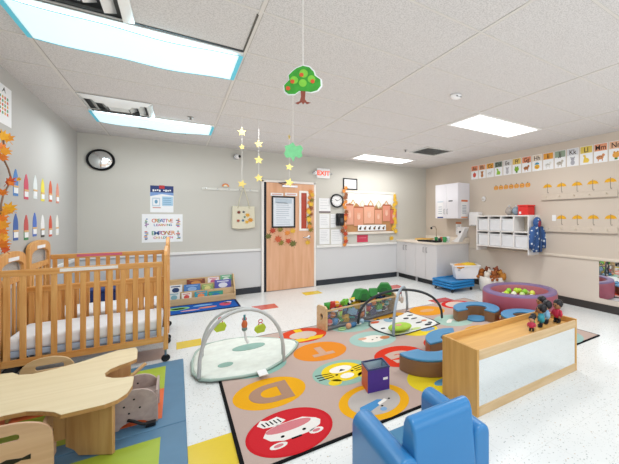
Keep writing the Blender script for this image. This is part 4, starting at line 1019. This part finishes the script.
M_lav = wood('chair_grey', '#a8958f', '#bba8a0', .5, 0, 5)
q = tchair('pinkish grey toddler chair with peg holes at the notch facing the mats', (-.10, 2.965, .031), PI/2, False, .235, True, M_lav)
a_ = W(137.5, 388, 3.0); b_ = W(146, 361.5, 3.0)
MB().tube([(0, .085+a_[0]*-1-.0, a_[1]-.031-.04), (0, -.10-b_[0], b_[1]-.031)], .011, M_ply).build('dowel', q, smooth=True)
tchair('pale toddler chair with a slotted back under the front notch of the table', (-.69, 2.545, .031), 0, True, .27)
tchair('toddler chair with a slotted curved back behind the table by the crib', (-.76, 3.60, .031), PI, True, .2, False, M_birch, bw_=.14)

# play mats
Mbl = mat('mat_blue', '#557f9e', .5, var=.1, scale=7, bump=.3); Mgn = mat('mat_green', '#a2b83a', .5, var=.08, scale=7); Mor = mat('mat_orange', '#dd6a3a', .5, var=.08, scale=7); Myl = mat('mat_yellow', '#dccb56', .5, var=.08, scale=7)
def pmat(x0, x1, y0, y1, label, cols, rz=0):
    t = thing('floor_mat', label, 'mat', (x1, y0, 0), (0,0,rz))
    w, d = x1-x0, y1-y0
    MB().box(-w, 0, 0, d, 0, .026, Mbl).build('padding', t, bev=.008)
    m = MB()
    for i in range(2):
        for j in range(2):
            a1 = -.13-i*(w-.26)/2; a0 = a1-(w-.26)/2+.03; b0 = .12+j*(d-.24)/2; b1 = b0+(d-.24)/2
            m.box(a0, a1, b0, b1, .026, .0275, cols[(i+j) % 2])
    m.build('coloured_squares', t)
    return t
pmat(-1.1, .05, 2.74, 3.97, 'blue padded floor mat with orange and green squares under the toddler chair', [Mor, Mgn], 0)
pmat(-1.1, .05, 1.5, 2.735, 'blue padded floor mat with a large green square at the near left', [Myl, Mgn])

# ------------------------------------------------------------------ baby gym one
t = thing('baby_play_gym', 'pale mint baby play gym with two grey arches and hanging toys', 'play gym', (0,0,0))
M_mint = mat('mint_fabric', '#dee5de', .9, var=.14, scale=14, bump=.2); M_mint2 = mat('mint_teal', '#8fb3a9', .9, var=.08); M_garch = mat('gym_arch', '#c3c6c6', .7, var=.04)
op = [F(u, v) for u, v in ((192,365),(192.5,376),(200,382.5),(210,383.5),(221,382.5),(243,379.5),(258,376.5),(270,371),(280,365),(289,357),(295.5,350),(297.5,345),(293,342.6),(270,340.6),(248,339.6),(225,342.5),(204,347.5),(196,355))]
cxm = sum(p[0] for p in op)/len(op); cym = sum(p[1] for p in op)/len(op)
def puffy(op, h, m, steps=5, z0=0.012):
    b = MB(); vs = []; fs = []; n = len(op)
    cx_ = sum(p[0] for p in op)/n; cy_ = sum(p[1] for p in op)/n
    ks = [(1, z0), (1.0, z0+h*.5), (.97, z0+h*.85), (.85, z0+h), (.4, z0+h*.95), (0.02, z0+h*.93)]
    for k, z in ks:
        for x, y in op: vs.append((cx_+(x-cx_)*k, cy_+(y-cy_)*k, z))
    for i in range(len(ks)-1):
        for q in range(n): fs.append((i*n+q, i*n+(q+1) % n, (i+1)*n+(q+1) % n, (i+1)*n+q))
    fs += [tuple(range(n))[::-1], tuple((len(ks)-1)*n+q for q in range(n))]
    return b.add(vs, fs, m)
puffy(op, .035, M_mint).build('mat', t, smooth=True, sub=1)
for u, v, a, b in ((249,347,.15,.085),(225.5,365,.06,.05)):
    x, y = F(u, v, .045); MB().prism(circ(x, y, a, b, 20), .03, .0505, M_mint2).build('leaf_applique', t)
e_ = MB(); e_.tube([(x, y, .025) for x, y in op], .012, mat('mint_piping', '#a8bdb4', .9), seg=6, closed=True); e_.build('piping', t, smooth=True)
def arch(p0, p1, h, r, m, name, par, n=18, pw=.75, sq=1.):
    pts = []
    for i in range(n+1):
        a = PI*i/n; k = (1-math.cos(a))/2
        pts.append((p0[0]+(p1[0]-p0[0])*k, p0[1]+(p1[1]-p0[1])*k, .04+h*math.sin(a)**pw))
    return MB().tube(pts, r, m, seg=10).build(name, par, smooth=True), pts
a1, pts1 = arch(F(199,377,.05), F(284,360,.05), .52, .0145, M_garch, 'arch', t)
a2, pts2 = arch(F(202,356,.05), (.83,3.46), .46, .0135, M_garch, 'arch', t)
for (u, v, y, kind) in ((220.5, 318, 3.42, 'g'), (244.5, 318, 3.55, 'm'), (260.5, 320, 3.42, 'g')):
    x, z = W(u, v, y); ht = MB()
    for k in range(2): ht.tube([(x+.016*math.cos(b), y, z-.01-.028*k+.016*math.sin(b)) for b in [2*PI*i/10 for i in range(10)]], .004, paint('#c8404a'), seg=6, closed=True)
    if kind == 'g': ht.prism([(x-.045,z-.06),(x-.02,z-.045),(x+.03,z-.04),(x+.045,z-.07),(x+.03,z-.11),(x-.03,z-.115),(x-.05,z-.09)], y-.015, y+.015, mat('toy_green', '#b9cf3e', .7), axis=1)
    else:
        ht.tube([(x,y,z+.03),(x,y,z-.02)], .009, paint('#3f7f86')).ball((x,y,z-.06), .032, paint('#cf6a3c'), (.8,.8,1.3)).ball((x,y,z-.1), .024, paint('#7a8f8c')).tube([(x,y,z-.12),(x+.01,y,z-.2),(x+.03,y,z-.24)], .01, M_white)
    ht.build('hanging_toy', t, smooth=False)
x, y = F(262, 374, .03); MB().box(x-.035, x+.035, y-.08, y+.04, .046, .052, M_paper).build('care_tag', t)

# baby gym two
t = thing('activity_gym', 'white patterned activity gym mat with a black arch and a grey arch', 'play gym', (0,0,0))
op = [F(u, v) for u, v in ((366.5,322),(369,327),(376,332),(394,338),(408,335),(421,331),(432,328),(440,325),(432,321),(418,317),(406,312),(396,313),(382,315),(372,318))]
op = [(x, min(y, 3.972) if x < 2.56 else y) for x, y in op]
P2 = puffy(op, .018, mat('gym_white', '#e4e6e4', .85, var=.05)); P2.build('mat', t, smooth=True, sub=1)
MB().tube([(x, y, .02) for x, y in op], .005, mat('gym_edge', '#2c3236', .8), seg=6, closed=True).build('piping', t, smooth=True)
for u, v, a, b, cc in ((375,322,.06,.04,'#d9603a'),(383,328,.03,.02,'#2a2e33'),(388,320,.05,.08,'#8fb4c8'),(391,318,.03,.03,'#2a2e33'),(396,316,.03,.02,'#2a2e33'),(410,315,.05,.02,'#2a2e33'),(414,318,.05,.02,'#2a2e33'),(419,322,.05,.02,'#2a2e33'),(424,320,.04,.03,'#d98a6a'),(428,324,.05,.03,'#2a2e33'),(406,318,.04,.03,'#2a2e33'),(416,328,.07,.03,'#c9dc8a'),(400,332,.08,.03,'#d7e08a'),(430,322,.03,.03,'#4a5560'),(378,319,.02,.02,'#3c4248')):
    x, y = F(u, v, .035); MB().prism(circ(x, y, a, b, 12), .02, .0325, paint(cc, .85)).build('print_patch', t)
A_ = (2.84, 3.50); B_ = F(358, 327); C_ = F(393.5, 336, .03); D_ = (2*(A_[0]+B_[0])/2-C_[0], (A_[1]+B_[1])-C_[1])
_, pb = arch(A_, B_, .40, .016, mat('arch_black', '#2e3338', .6), 'black_arch', t, pw=.8)
_, pg = arch(C_, D_, .42, .017, mat('arch_grey', '#9aa8b4', .6), 'grey_arch', t, pw=.8)
top = pb[9]
ht = MB().tube([(top[0],top[1],top[2]),(top[0]+.01,top[1],top[2]-.1)], .004, M_black).ball((top[0]+.01,top[1],top[2]-.13), .03, mat('toy_bw', '#c9b8ae', .7, var=.5, scale=60), (.8,.8,1.5)); ht.build('hanging_toy', t, smooth=True)
ht = MB().ball((top[0]-.06,top[1]-.06,top[2]-.02), .02, paint('#a83a3a')).tube([(top[0]-.06,top[1]-.06,top[2]-.03),(top[0]-.08,top[1]-.08,top[2]-.12)], .008, paint('#b9a08a')); ht.build('hanging_toy', t, smooth=True)
x, y = F(400, 328, .06)
t = thing('tummy_pillow', 'bright green round cushion with an orange spot lying on the activity gym', 'cushion', (x, y, .034))
MB().ball((0,0,.04), .15, mat('pillow_green', '#a8cf4e', .8, var=.25, scale=14), (1,.75,.27), seg=20).build('cushion', t, smooth=True)
MB().ball((-.03,-.02,.065), .05, mat('pillow_spot', '#d9a08a', .8), (1,.8,.4)).build('spot', t, smooth=True)

# ------------------------------------------------------------------ toy trough
t = thing('toy_trough', 'long wooden ended toy trough with clear front and full of toys', 'toy bin', (1.445, 3.955, .0115), (0,0,.18))
t.scale = (1, 1, .8)
Lt, Dt = 1.09, .22
tree_hole = [(.085,.14),(.135,.14),(.13,.17),(.15,.2),(.135,.23),(.11,.255),(.085,.23),(.07,.2),(.09,.17)]
for x in (0, Lt): 
    MB().prism([(0,0),(Dt,0),(Dt,.33),(Dt-.03,.36),(.03,.36),(0,.33)], x-.012, x+.012, M_birch, axis=0, hole=[(p[0], p[1]) for p in tree_hole] if x == 0 else None).build('end_panel', t, bev=.003)
MB().box(.012, Lt-.012, 0, .02, .285, .31, M_birch).build('top_rail', t, bev=.003)
MB().box(.012, Lt-.012, Dt-.02, Dt, .285, .31, M_birch).build('rear_rail', t, bev=.003)
MB().box(.012, Lt-.012, .004, .008, .03, .285, M_acr).build('front_window', t)
MB().box(Lt*.52-.008, Lt*.52+.008, .0, .012, .03, .29, M_chrome).build('divider', t)
MB().box(.012, Lt-.012, Dt-.008, Dt-.004, .035, .285, mat('trough_back', '#3a4258', .4)).build('back_panel', t)
MB().box(.012, Lt-.012, 0, Dt, .015, .035, mat('trough_base', '#6a6e74', .5)).build('bottom_board', t, bev=.002)
kinds = ['ball','block','cup','ring','car']
cols_ = {'red':'#c43a32','blue':'#2f7fbe','green':'#3f9a3c','yellow':'#dfae2a','teal':'#2f9c9c','purple':'#6a4fa0','orange':'#dd7a2c','lime':'#9cc83c','navy':'#2a3c6e','light blue':'#8fb8dc','black':'#23262c','white':'#dfe2e6'}
def toy(kind, cn, cc, loc, s, label):
    q = thing('toy_'+kind, label, 'toy', loc, (random.uniform(-.3,.3), random.uniform(-.3,.3), random.uniform(0,6)), 'toys in the wooden trough')
    m = paint(cc, .35); w = M_white if cn != 'white' else paint('#c43a32', .35)
    if kind == 'ball': MB().ball((0,0,0), s, m).build('ball', q, smooth=True); MB().tube([(s*1.0*math.cos(a), s*1.0*math.sin(a), 0) for a in [2*PI*i/16 for i in range(16)]], s*.08, w, seg=6, closed=True).build('stripe', q, smooth=True)
    elif kind == 'block': MB().box(-s,s,-s,s,-s*.8,s*.8, m).build('block', q, bev=.006); MB().lathe([(s*.4,s*.8),(s*.4,s*1.1),(0,s*1.1)], m, seg=12).build('stud', q)
    elif kind == 'cup': MB().lathe([(s*.7,-s),(s,s),(s*.9,s),(s*.6,-s*.9)], m, seg=16).build('cup', q, smooth=True); MB().tube([(s*.9,0,s*.6),(s*1.5,0,s*.4),(s*.8,0,-s*.5)], s*.14, w).build('handle', q, smooth=True)
    elif kind == 'ring': MB().tube([(s*math.cos(a), s*math.sin(a), 0) for a in [2*PI*i/16 for i in range(16)]], s*.35, m, closed=True).build('ring', q, smooth=True)
    else:
        MB().box(-s*1.3,s*1.3,-s*.7,s*.7,-s*.5,s*.2, m).box(-s*.7,s*.6,-s*.6,s*.6,s*.2,s*.8, m).build('body', q, bev=.006)
        for a in (-.8,.8):
            for b in (-1,1): MB().lathe([(.0,-.008),(s*.38,-.008),(s*.38,.008),(0,.008)], M_black, seg=12, M=Matrix.Translation((s*a, s*b*.72, -s*.5)) @ Matrix.Rotation(PI/2, 4, 'X')).build('wheel', q)
names = list(cols_.items()); n = 0
for layer_i, (z, cnt) in enumerate(((.085, 12), (.165, 12), (.245, 12))):
    for i in range(cnt):
        kind = kinds[(i*2+layer_i*3) % 5]; cn, cc = names[(i+layer_i*5) % 12]
        x = 1.43+.075+i*(Lt-.15)/(cnt-1); y = 3.99+.11+random.choice((-.03,.0,.03)); s = random.uniform(.037,.045)
        half = 'at the baby gym end' if i < 6 else 'at the activity gym end'
        toy(kind, cn, cc, (x, y, z+random.uniform(-.01,.015)+.01), s*(.8 if kind == 'car' else 1), '%s toy %s %s of the trough, %s layer' % (cn, kind, half, ['bottom','middle','top'][layer_i]))
# bits sticking out on top
for i, (dx, cc, nm, kd) in enumerate(((.07,'#3f9a3c','green','cup'),(.14,'#c43a32','red','block'),(.2,'#e0a02c','orange yellow','ball'),(.32,'#6fb83c','leaf green','block'),(.44,'#e3c22e','yellow','cup'))):
    toy(kd, nm, cc, (1.43+dx, 4.1, .345), .04, '%s toy %s sticking up above the rim of the trough' % (nm, kd))
def soft(label, x, y, z, s, rz):
    q = thing('soft_block', label, 'toy', (x, y, z), (0, .25, rz), 'green soft blocks')
    mg_ = mat('soft_green', '#2f7f3a', .7, var=.25, scale=10)
    MB().prism([(-s,-s*.5),(s,-s*.5),(s*.9,s*.3),(s*.3,s*.8),(-s*.6,s*.6)], -s*.6, s*.6, mg_, axis=1).build('block', q, bev=.012)
    MB().prism([(-s*.5,-s*.5),(s*.5,-s*.5),(s*.3,s*.3),(-s*.4,s*.2)], -s*.62, s*.62, mat('soft_green_dk', '#2c6a38', .7), axis=1).build('panel', q)
soft('green soft block on the trough, nearest its middle', 2.0, 4.1, .405, .115, .3)
soft('green soft block on the trough, low one between the other two', 2.22, 4.12, .39, .095, 1.2)
soft('green soft block on the trough, raised one near its far end', 2.42, 4.12, .43, .115, -.5)
q = thing('checkered_pillow', 'black and white checkered soft strip lying on top of the trough toys', 'toy', (1.85, 4.1, .34), (0, -.25, .1))
m = MB()
for i in range(8):
    for j in range(3): m.box(-.12+i*.03, -.09+i*.03, -.05+j*.033, -.017+j*.033, 0, .02, M_black if (i+j) % 2 else M_white)
m.build('checked_cloth', q)
# toys in front of trough
x, y = F(352, 326, .03)
q = thing('toy_doll', 'small doll in blue with a skin-coloured head lying before the trough', 'doll', (x, y, .0125), (0,0,.4))
MB().ball((-.06,0,.035), .035, paint('#d39a78')).build('head', q, smooth=True); MB().ball((.02,0,.03), .05, paint('#3f6f9a'), (1.2,.7,.6)).build('body', q, smooth=True)
for s in (-1,1): MB().tube([(.06,s*.015,.025),(.13,s*.03,.02)], .012, M_white).build('leg', q, smooth=True)
x, y = F(362, 322, .03)
q = thing('toy_rattle', 'pale blue rattle lying between the trough and the activity gym', 'rattle', (x, y, .0125), (0,0,-.4))
MB().ball((0,0,.03), .03, paint('#a9c4d8')).build('bulb', q, smooth=True); MB().tube([(.02,0,.03),(.1,0,.02)], .01, paint('#5f7f9a')).build('handle', q, smooth=True)
x, y = F(342, 329, .02)
q = thing('teething_ring', 'pale green teething ring on the rug before the trough', 'toy', (x, y, .0215))
MB().tube([(.04*math.cos(a), .04*math.sin(a), 0) for a in [2*PI*i/16 for i in range(16)]], .009, paint('#a9cc8a'), closed=True).build('ring', q, smooth=True)

ROT = Matrix.Rotation(.18, 3, 'Z')
for o in list(COL.objects):
    if o.parent is None and o.get('group') in ('toys in the wooden trough', 'green soft blocks') or o.name.startswith('checkered_pillow'):
        d = ROT @ Vector((o.location.x-1.43, o.location.y-3.99, 0))
        o.location = (1.445+d.x, 3.955+d.y, .0115+(o.location.z-.0115)*.82)
# ------------------------------------------------------------------ fabric cube
t = thing('activity_cube', 'small open topped cube with purple and orange sides on the rug', 'toy box', (1.185, 2.36, .0125), (0,0,-.17))
s = .175; th = .006; hz = .18
MB().box(0, s, 0, th, 0, hz, mat('cube_purple', '#4a2f8a', .4, var=.1)).box(s*.7, s*.92, -.002, 0, hz*.45, hz*.55, M_paper).build('front_side', t)
MB().box(0, th, th, s, 0, hz, mat('cube_orange', '#cf5f3c', .5, var=.2, scale=25)).build('left_side', t)
MB().box(s-th, s, th, s, 0, hz, mat('cube_blue', '#7fa6bc', .5)).build('right_side', t)
MB().box(th, s-th, s-th, s, 0, hz, mat('cube_back', '#b9d3dc', .5)).build('back_side', t)
MB().box(th, s-th, th, s-th, 0, .01, mat('cube_floor', '#cfe0e4', .5)).build('bottom', t)
MB().prism(rect(-.003, s+.003, -.003, s+.003), hz-.008, hz+.003, mat('cube_trim', '#33406a', .5), hole=rect(.008, s-.008, .008, s-.008)).build('rim', t)

# ------------------------------------------------------------------ arc seats
M_vblue = mat('vinyl_blue_top', '#4d8ebb', .35, var=.04); M_vbr = mat('vinyl_brown', '#8a6648', .4, var=.06)
def arcseat(label, c, r0, r1, a0, a1, h=.15):
    q = thing('arc_seat', label, 'seat', (c[0], c[1], .0125), group='curved foam seats')
    n = 22
    ring = [(r1*math.cos(a0+(a1-a0)*i/n), r1*math.sin(a0+(a1-a0)*i/n)) for i in range(n+1)] + [(r0*math.cos(a1-(a1-a0)*i/n), r0*math.sin(a1-(a1-a0)*i/n)) for i in range(n+1)]
    MB().prism(ring, 0, h-.022, M_vbr).build('side', q, bev=.006)
    MB().prism(ring, h-.022, h, M_vblue).build('seat_top', q, bev=.008)
    return q
for (lb, c_, r0_, r1_, b0, b1) in (('blue topped brown curved foam seat beside the ball pit, opening toward the low shelf', (3.27, 3.30), .14, .31, PI*1.52, PI*2.98), ('blue topped curved foam seat mostly hidden behind the low shelf, next to the ball pit', (3.50, 2.70), .13, .28, PI*1.52, PI*2.98)):
    q = arcseat(lb, c_, r0_, r1_, b0, b1)
    MB().prism(circ(-.03, -.03, r0_*.95, n=24), 0, .02, M_vblue).build('inner_pad', q, bev=.005)
arcseat('nearest blue topped brown curved foam seat, running behind the low shelf', (1.945, 2.555), .15, .345, PI*.98, PI*1.7, .15)
arcseat('small visible end of a blue topped foam seat on the red ring of the rug', (2.29, 2.60), .15, .31, PI*.3, PI*.98, .14)

# ------------------------------------------------------------------ low shelf with mirror front
t = thing('low_shelf', 'long low maple shelf box with a mirror front and open tray top', 'shelf', (1.65, 1.655, 0))
Lx, Dy, Hz = 1.245, .375, .46
MB().box(0, .02, 0, Dy, 0, Hz, M_shelf).build('side_panel', t, bev=.003)
MB().box(Lx-.02, Lx, 0, Dy, 0, Hz, M_shelf).build('side_panel', t, bev=.003)
MB().box(.02, Lx-.02, Dy-.018, Dy, 0, Hz, M_shelfh).build('back_panel', t, bev=.003)
MB().box(.02, Lx-.02, 0, .018, Hz-.075, Hz-.01, M_birch).build('top_rail', t, bev=.002)
MB().box(.02, Lx-.02, 0, .018, 0, .065, M_birch).build('bottom_rail', t, bev=.002)
MB().box(.02, Lx-.02, .018, Dy-.018, Hz-.062, Hz-.045, M_shelfh).build('tray_board', t)
MB().box(.02, Lx-.02, .006, .011, .065, Hz-.075, mat('shelf_mirror', '#eef3f5', .1, .95, var=.02, scale=40)).build('mirror_panel', t)
MB().box(.02, Lx-.02, .011, .017, .05, Hz-.075, M_ply).build('mirror_backing', t)
MB().box(.02, Lx-.02, .02, Dy-.02, .02, .035, M_ply).build('bottom_board', t)

# toy people on the shelf
skin = {'d': '#6b4630', 'm': '#a8744e', 'l': '#cf9f7c'}
def figure(label, x, y, s, shirt, sk, hair='#14131a', rz=0, legs='#23283a'):
    q = thing('toy_person', label, 'toy figure', (x, y, Hz-.0445), (0,0,rz), 'toy people on the low shelf')
    ms_, mh = paint(shirt, .35), paint(hair, .3)
    b = MB(); b.lathe([(.0,.035),(.028,.036),(.034,.05),(.03,.075),(.02,.092),(.012,.1)], ms_, seg=14, sx=1, sy=.75); b.build('torso', q, smooth=True)
    for k in (-1, 1):
        MB().tube([(k*.014,0,.042),(k*.016,-.002,.012)], [.013,.012], paint(legs, .4)).build('leg', q, smooth=True)
        MB().ball((k*.016,-.008,.008), .012, M_black, (1,1.4,.65)).build('shoe', q, smooth=True)
        MB().tube([(k*.026,0,.085),(k*.04,-.006,.066),(k*.036,-.016,.05)], [.01,.009,.008], ms_).ball((k*.035,-.018,.046), .009, paint(sk, .5)).build('arm', q, smooth=True)
    hd_ = MB().ball((0,-.002,.122), .03, paint(sk, .5), (1,.95,1)).ball((0,-.032,.119), .004, paint(sk, .5)); hh_ = hd_.build('head', q, smooth=True)
    MB().ball((0,.006,.13), .034, mh, (1.02,.98,.95)).build('hair', q, smooth=True)
    e = MB()
    for k in (-1, 1): e.ball((k*.011,-.029,.125), .0035, M_black)
    e.box(-.007,.007,-.032,-.03,.108,.1105, paint('#a8403a')); e.build('face', hh_)
    q.scale = (s, s, s)
figure('small toy person in a pink-red shirt, foremost on the low shelf', 2.40, 1.77, .8, '#c43a5a', skin['l'], rz=-1.2)
figure('toy person in teal and yellow clothes, second in the group on the low shelf', 2.47, 1.81, .8, '#4f8a5c', skin['d'], rz=-2.4)
figure('large toy person in a bright teal top, front of the group on the low shelf', 2.56, 1.79, 1.25, '#2f97a8', skin['m'], rz=-2.5)
figure('toy person in a light blue top with arms forward on the low shelf', 2.68, 1.82, 1.3, '#86b8dc', skin['l'], rz=-2.3)
figure('toy person hidden at the back of the group on the low shelf', 2.76, 1.93, 1.35, '#3a4a6a', skin['m'], rz=-2.0)
figure('toy person in a bright red shirt at the far end of the low shelf', 2.79, 1.78, 1.3, '#c92f4a', skin['m'], rz=-1.75)

# ------------------------------------------------------------------ ball pit
t = thing('ball_pit', 'round mauve padded ball pit with a purple rim', 'ball pit', (4.17, 3.30, .0118))
Mpk = mat('pit_vinyl', '#ab5a6c', .4, var=.06, scale=5); Mpr = mat('pit_rim', '#7e6a94', .4, var=.04)
sg = 44
MB().lathe([(.43,.01),(.53,.0),(.545,.02),(.545,.25),(.54,.265)], Mpk, seg=sg, cap=False).build('outer_wall', t, smooth=True)
MB().lathe([(.54,.263),(.535,.285),(.52,.293),(.44,.293),(.425,.285),(.42,.265)], Mpr, seg=sg, cap=False).build('rim', t, smooth=True)
MB().lathe([(.42,.27),(.415,.25),(.415,.03)], mat('pit_inner', '#b9707a', .4, var=.08), seg=sg, cap=False).build('inner_wall', t, smooth=True)
MB().lathe([(.42,.03),(0,.03)], Mpk, seg=sg, cap=False).build('floor_pad', t)
bc = [('#b9dc3a','lime green'),('#e6ead0','white'),('#8fcc3c','green'),('#dfe65a','yellow'),('#cfe39a','pale green')]
ci = 0
for (dx, dy, z, k) in [(-.05,.2,.2,0),(.05,.24,.22,2),(.12,.15,.23,0),(.2,.05,.22,2),(.0,.1,.2,1),(.22,.17,.21,0),(.28,-.03,.2,3),(.1,.02,.19,4),(-.12,.1,.17,1),(.3,.09,.18,4),(.17,-.1,.17,1),(-.02,-.03,.15,3),(-.2,.02,.13,0),(.05,-.18,.12,2),(-.15,-.15,.1,1),(.25,-.2,.11,3),(-.27,.15,.11,4),(.02,.32,.15,1)]:
    nm = bc[k][1]; ci += 1
    q = thing('pit_ball', '%s plastic ball in the ball pit' % nm, 'ball', (4.17+dx, 3.30+dy, z), group='%s balls in the ball pit' % nm)
    MB().ball((0,0,0), .045, mat('ball_'+nm, bc[k][0], .3, var=.1), seg=16, rings=10).build('ball', q, smooth=True)

# ------------------------------------------------------------------ cots, bins
t = thing('cot_stack', 'stack of bright blue plastic cots on casters', 'cots', (4.02, 4.66, 0))
Mcb = mat('cot_blue', '#1f7fc0', .35, var=.05)
for i in range(3):
    z = .07+i*.05
    MB().prism(rect(0, .56, 0, .6), z, z+.043, Mcb, hole=rect(.06, .5, .06, .54)).build('cot_frame', t, bev=.012)
    MB().box(.05, .51, .05, .55, z+.012, z+.026, Mcb).build('cot_bed', t)
for x in (.05, .51):
    for y in (.05, .55): MB().lathe([(0,-.012),(.026,-.012),(.026,.012),(0,.012)], M_black, seg=14, M=Matrix.Translation((x, y, .027)) @ Matrix.Rotation(PI/2, 4, 'Y')).box(x-.01, x+.01, y-.01, y+.01, .03, .08, M_black).build('caster', t)
t = thing('white_tub', 'white plastic tub heaped with yellow cloth on the blue cots', 'tub', (4.48, 4.82, .224), (0,0,-.5))
t.scale = (1.1, 1.1, 1.3)
vs = [(-.18,-.12,0),(.18,-.12,0),(.18,.12,0),(-.18,.12,0),(-.22,-.15,.19),(.22,-.15,.19),(.22,.15,.19),(-.22,.15,.19)]
MB().add(vs, [(0,3,2,1),(0,1,5,4),(1,2,6,5),(2,3,7,6),(3,0,4,7)], M_white).build('body', t)
MB().prism(rect(-.235,.235,-.165,.165), .18, .195, M_white, hole=rect(-.21,.21,-.14,.14)).build('rim', t)
MB().box(-.16, -.12, -.155, -.15, .12, .15, mat('tub_label', '#b9bcc4', .5)).build('tub_label', t)
q = thing('yellow_cloth', 'crumpled yellow and orange cloth in the white tub', 'cloth', (4.48, 4.82, .45))
q.scale = (1.25, 1.25, 1.2)
MB().ball((.04,0,0), .17, mat('cloth_yellow', '#e6c23c', .9, var=.1, bump=.4), (1,.7,.3), jit=.1, seg=18).ball((-.1,0,.0), .11, mat('cloth_orange', '#e3a04a', .9, bump=.4), (1,.9,.4), jit=.1).build('cloth', q, smooth=True)
t = thing('toy_basket', 'white fabric basket full of brown stuffed toys beside the ball pit', 'basket', (4.80, 4.44, 0))
MB().lathe([(.17,0),(.195,.02),(.215,.275),(.205,.28),(.185,.03),(0,.03)], mat('basket_fabric', '#e3dfd8', .9, var=.05, bump=.2), seg=28, sx=.98, sy=1.25).build('body', t, smooth=True)
tb = [(-.09,-.13,.27,'#9a5a30','rust brown','front'),(-.02,.06,.31,'#7a4029','dark brown','topmost'),(.08,-.05,.32,'#86462c','reddish brown','middle'),(.04,-.18,.27,'#b47a36','golden brown','right front'),(-.1,.12,.27,'#a9662e','tan','left rear'),(-.1,-.02,.28,'#ddd6cc','cream white','lower front'),(.1,.15,.27,'#6a3a26','deep brown','rear')]
for x, y, z, cc, nm, ps in tb:
    q = thing('stuffed_bear', '%s stuffed bear, %s of the pile in the white basket' % (nm, ps), 'stuffed toy', (4.80+x*1.1, 4.44+y*1.25, z+.03), (random.uniform(-.5,.5), random.uniform(-.5,.5), random.uniform(0,6)), 'stuffed toys in the basket')
    mf = mat('fur_'+nm, cc, 1., var=.3, scale=60, bump=.5)
    MB().ball((0,0,-.02), .065, mf, (1,.9,1), jit=.03).build('body', q, smooth=True)
    h_ = MB().ball((0,-.02,.055), .045, mf).ball((0,-.062,.045), .018, mf).build('head', q, smooth=True)
    for s in (-1, 1):
        MB().ball((s*.035,-.01,.092), .016, mf).build('ear', h_, smooth=True)
        MB().ball((s*.06,-.03,.0), .024, mf, (1,1,1.4)).build('arm', q, smooth=True)
        MB().ball((s*.04,-.06,-.05), .026, mf, (1,1.4,1)).build('leg', q, smooth=True)
    q.scale = (1.05, 1.05, 1.05)

# ------------------------------------------------------------------ blue armchair (faces away from the camera)
t = thing('toddler_armchair', 'bright blue vinyl toddler armchair seen from behind', 'armchair', (.965, 1.13, 0), (0,0,-.03))
Mv = mat('vinyl_blue', '#3682be', .3, var=.04, scale=4, spec=.5); Mv2 = mat('vinyl_blue_seat', '#3a7fa6', .35, var=.04, scale=4)
def arm(x0, x1):
    # rounded-top arm extruded along y
    r = (x1-x0)/2; top = .385
    poly = [(x0,.0),(x1,.0)] + [((x0+x1)/2+r*math.cos(PI*i/10), top-r+r*math.sin(PI*i/10)) for i in range(11)]
    MB().prism(poly, -.0, .46, Mv, axis=1).build('armrest', t, bev=.02, segs=4)
arm(-.27, -.16); arm(.145, .245)
# backrest: side profile in YZ extruded along x
MB().prism([(.0,.03),(.14,.03),(.135,.3),(.11,.475),(.095,.505),(.065,.515),(.035,.5),(.02,.465),(-.005,.25)], -.178, .15, Mv, axis=0).build('backrest', t, bev=.02, segs=4)
MB().box(-.16, .145, .13, .45, .05, .23, Mv2).build('seat', t, bev=.025, segs=4)
for x in (-.22, .22):
    for y in (.04, .42): MB().lathe([(.02,0),(.02,.02)], M_black, seg=12, c=(x, y, -.0)).build('foot', t)

for o in list(COL.objects):
    if o.parent is None and 'category' in o and abs(o.rotation_euler[0]-PI/2) < .3:
        if YF-.006 < o.location.y <= YF: o.location.y = YF+.0005
        if XR-.006 < o.location.x <= XR: o.location.x = XR+.0005
        if XL <= o.location.x < XL+.006: o.location.x = XL-.0005
# ------------------------------------------------------------------ lights
def area(name, loc, rot, sx, sy, power, col=(1,1,1)):
    l = bpy.data.lights.new(name, 'AREA'); l.shape = 'RECTANGLE'; l.size = sx; l.size_y = sy; l.energy = power; l.color = col
    o = bpy.data.objects.new(name, l); COL.objects.link(o); o.location = loc; o.rotation_euler = rot; return o
for kx, ky, pw, cl in ((0,1,13,(.92,.97,1)),(0,5,20,(.92,.97,1)),(3,1,23,(1,.985,.96)),(3,6,15,(1,.98,.95)),(1,-3,20,(.93,.97,1)),(3,-3,20,(.93,.97,1)),(1,3,16,(.97,.98,1)),(2,5,8,(1,.985,.96))):  # seen fixtures, then out-of-view lamps, then fill added where no fixture exists
    area('fixture_and_fill_lamp', (gx(kx)+.61, gy(ky)+.305, H-.12), (0,0,0), 1.1, .5, pw, cl)
area('unseen_window_fill', (1.9, YN+.1, 1.5), (PI/2,0,0), 5.5, 2.0, 62, (.9,.95,1))  # added fill before the solid near wall, standing for windows out of view
area('ceiling_upfill', (1.9, 2.4, 1.75), (PI,0,0), 5.6, 8.2, 62, (.98,.98,.98))  # added fill lamp facing up, no fixture there, brightens the ceiling
w = bpy.data.worlds.new('world'); bpy.context.scene.world = w; w.use_nodes = True
w.node_tree.nodes['Background'].inputs[0].default_value = (.9,.95,1,1); w.node_tree.nodes['Background'].inputs[1].default_value = .6

# ------------------------------------------------------------------ camera
cam = bpy.data.cameras.new('camera'); co = bpy.data.objects.new('camera', cam); COL.objects.link(co)
cam.sensor_width = 36; cam.sensor_fit = 'HORIZONTAL'; cam.lens = FPX/619*36
cam.shift_x = -(U0-309.5)/619; cam.shift_y = -(232-V0)/619
co.location = (0, 0, CH); co.rotation_euler = (PI/2, 0, -TH); cam.clip_start = .05
bpy.context.scene.camera = co
sc = bpy.context.scene
sc.view_settings.view_transform = 'Standard'; sc.view_settings.look = 'None'; sc.view_settings.exposure = 0; sc.view_settings.gamma = 1
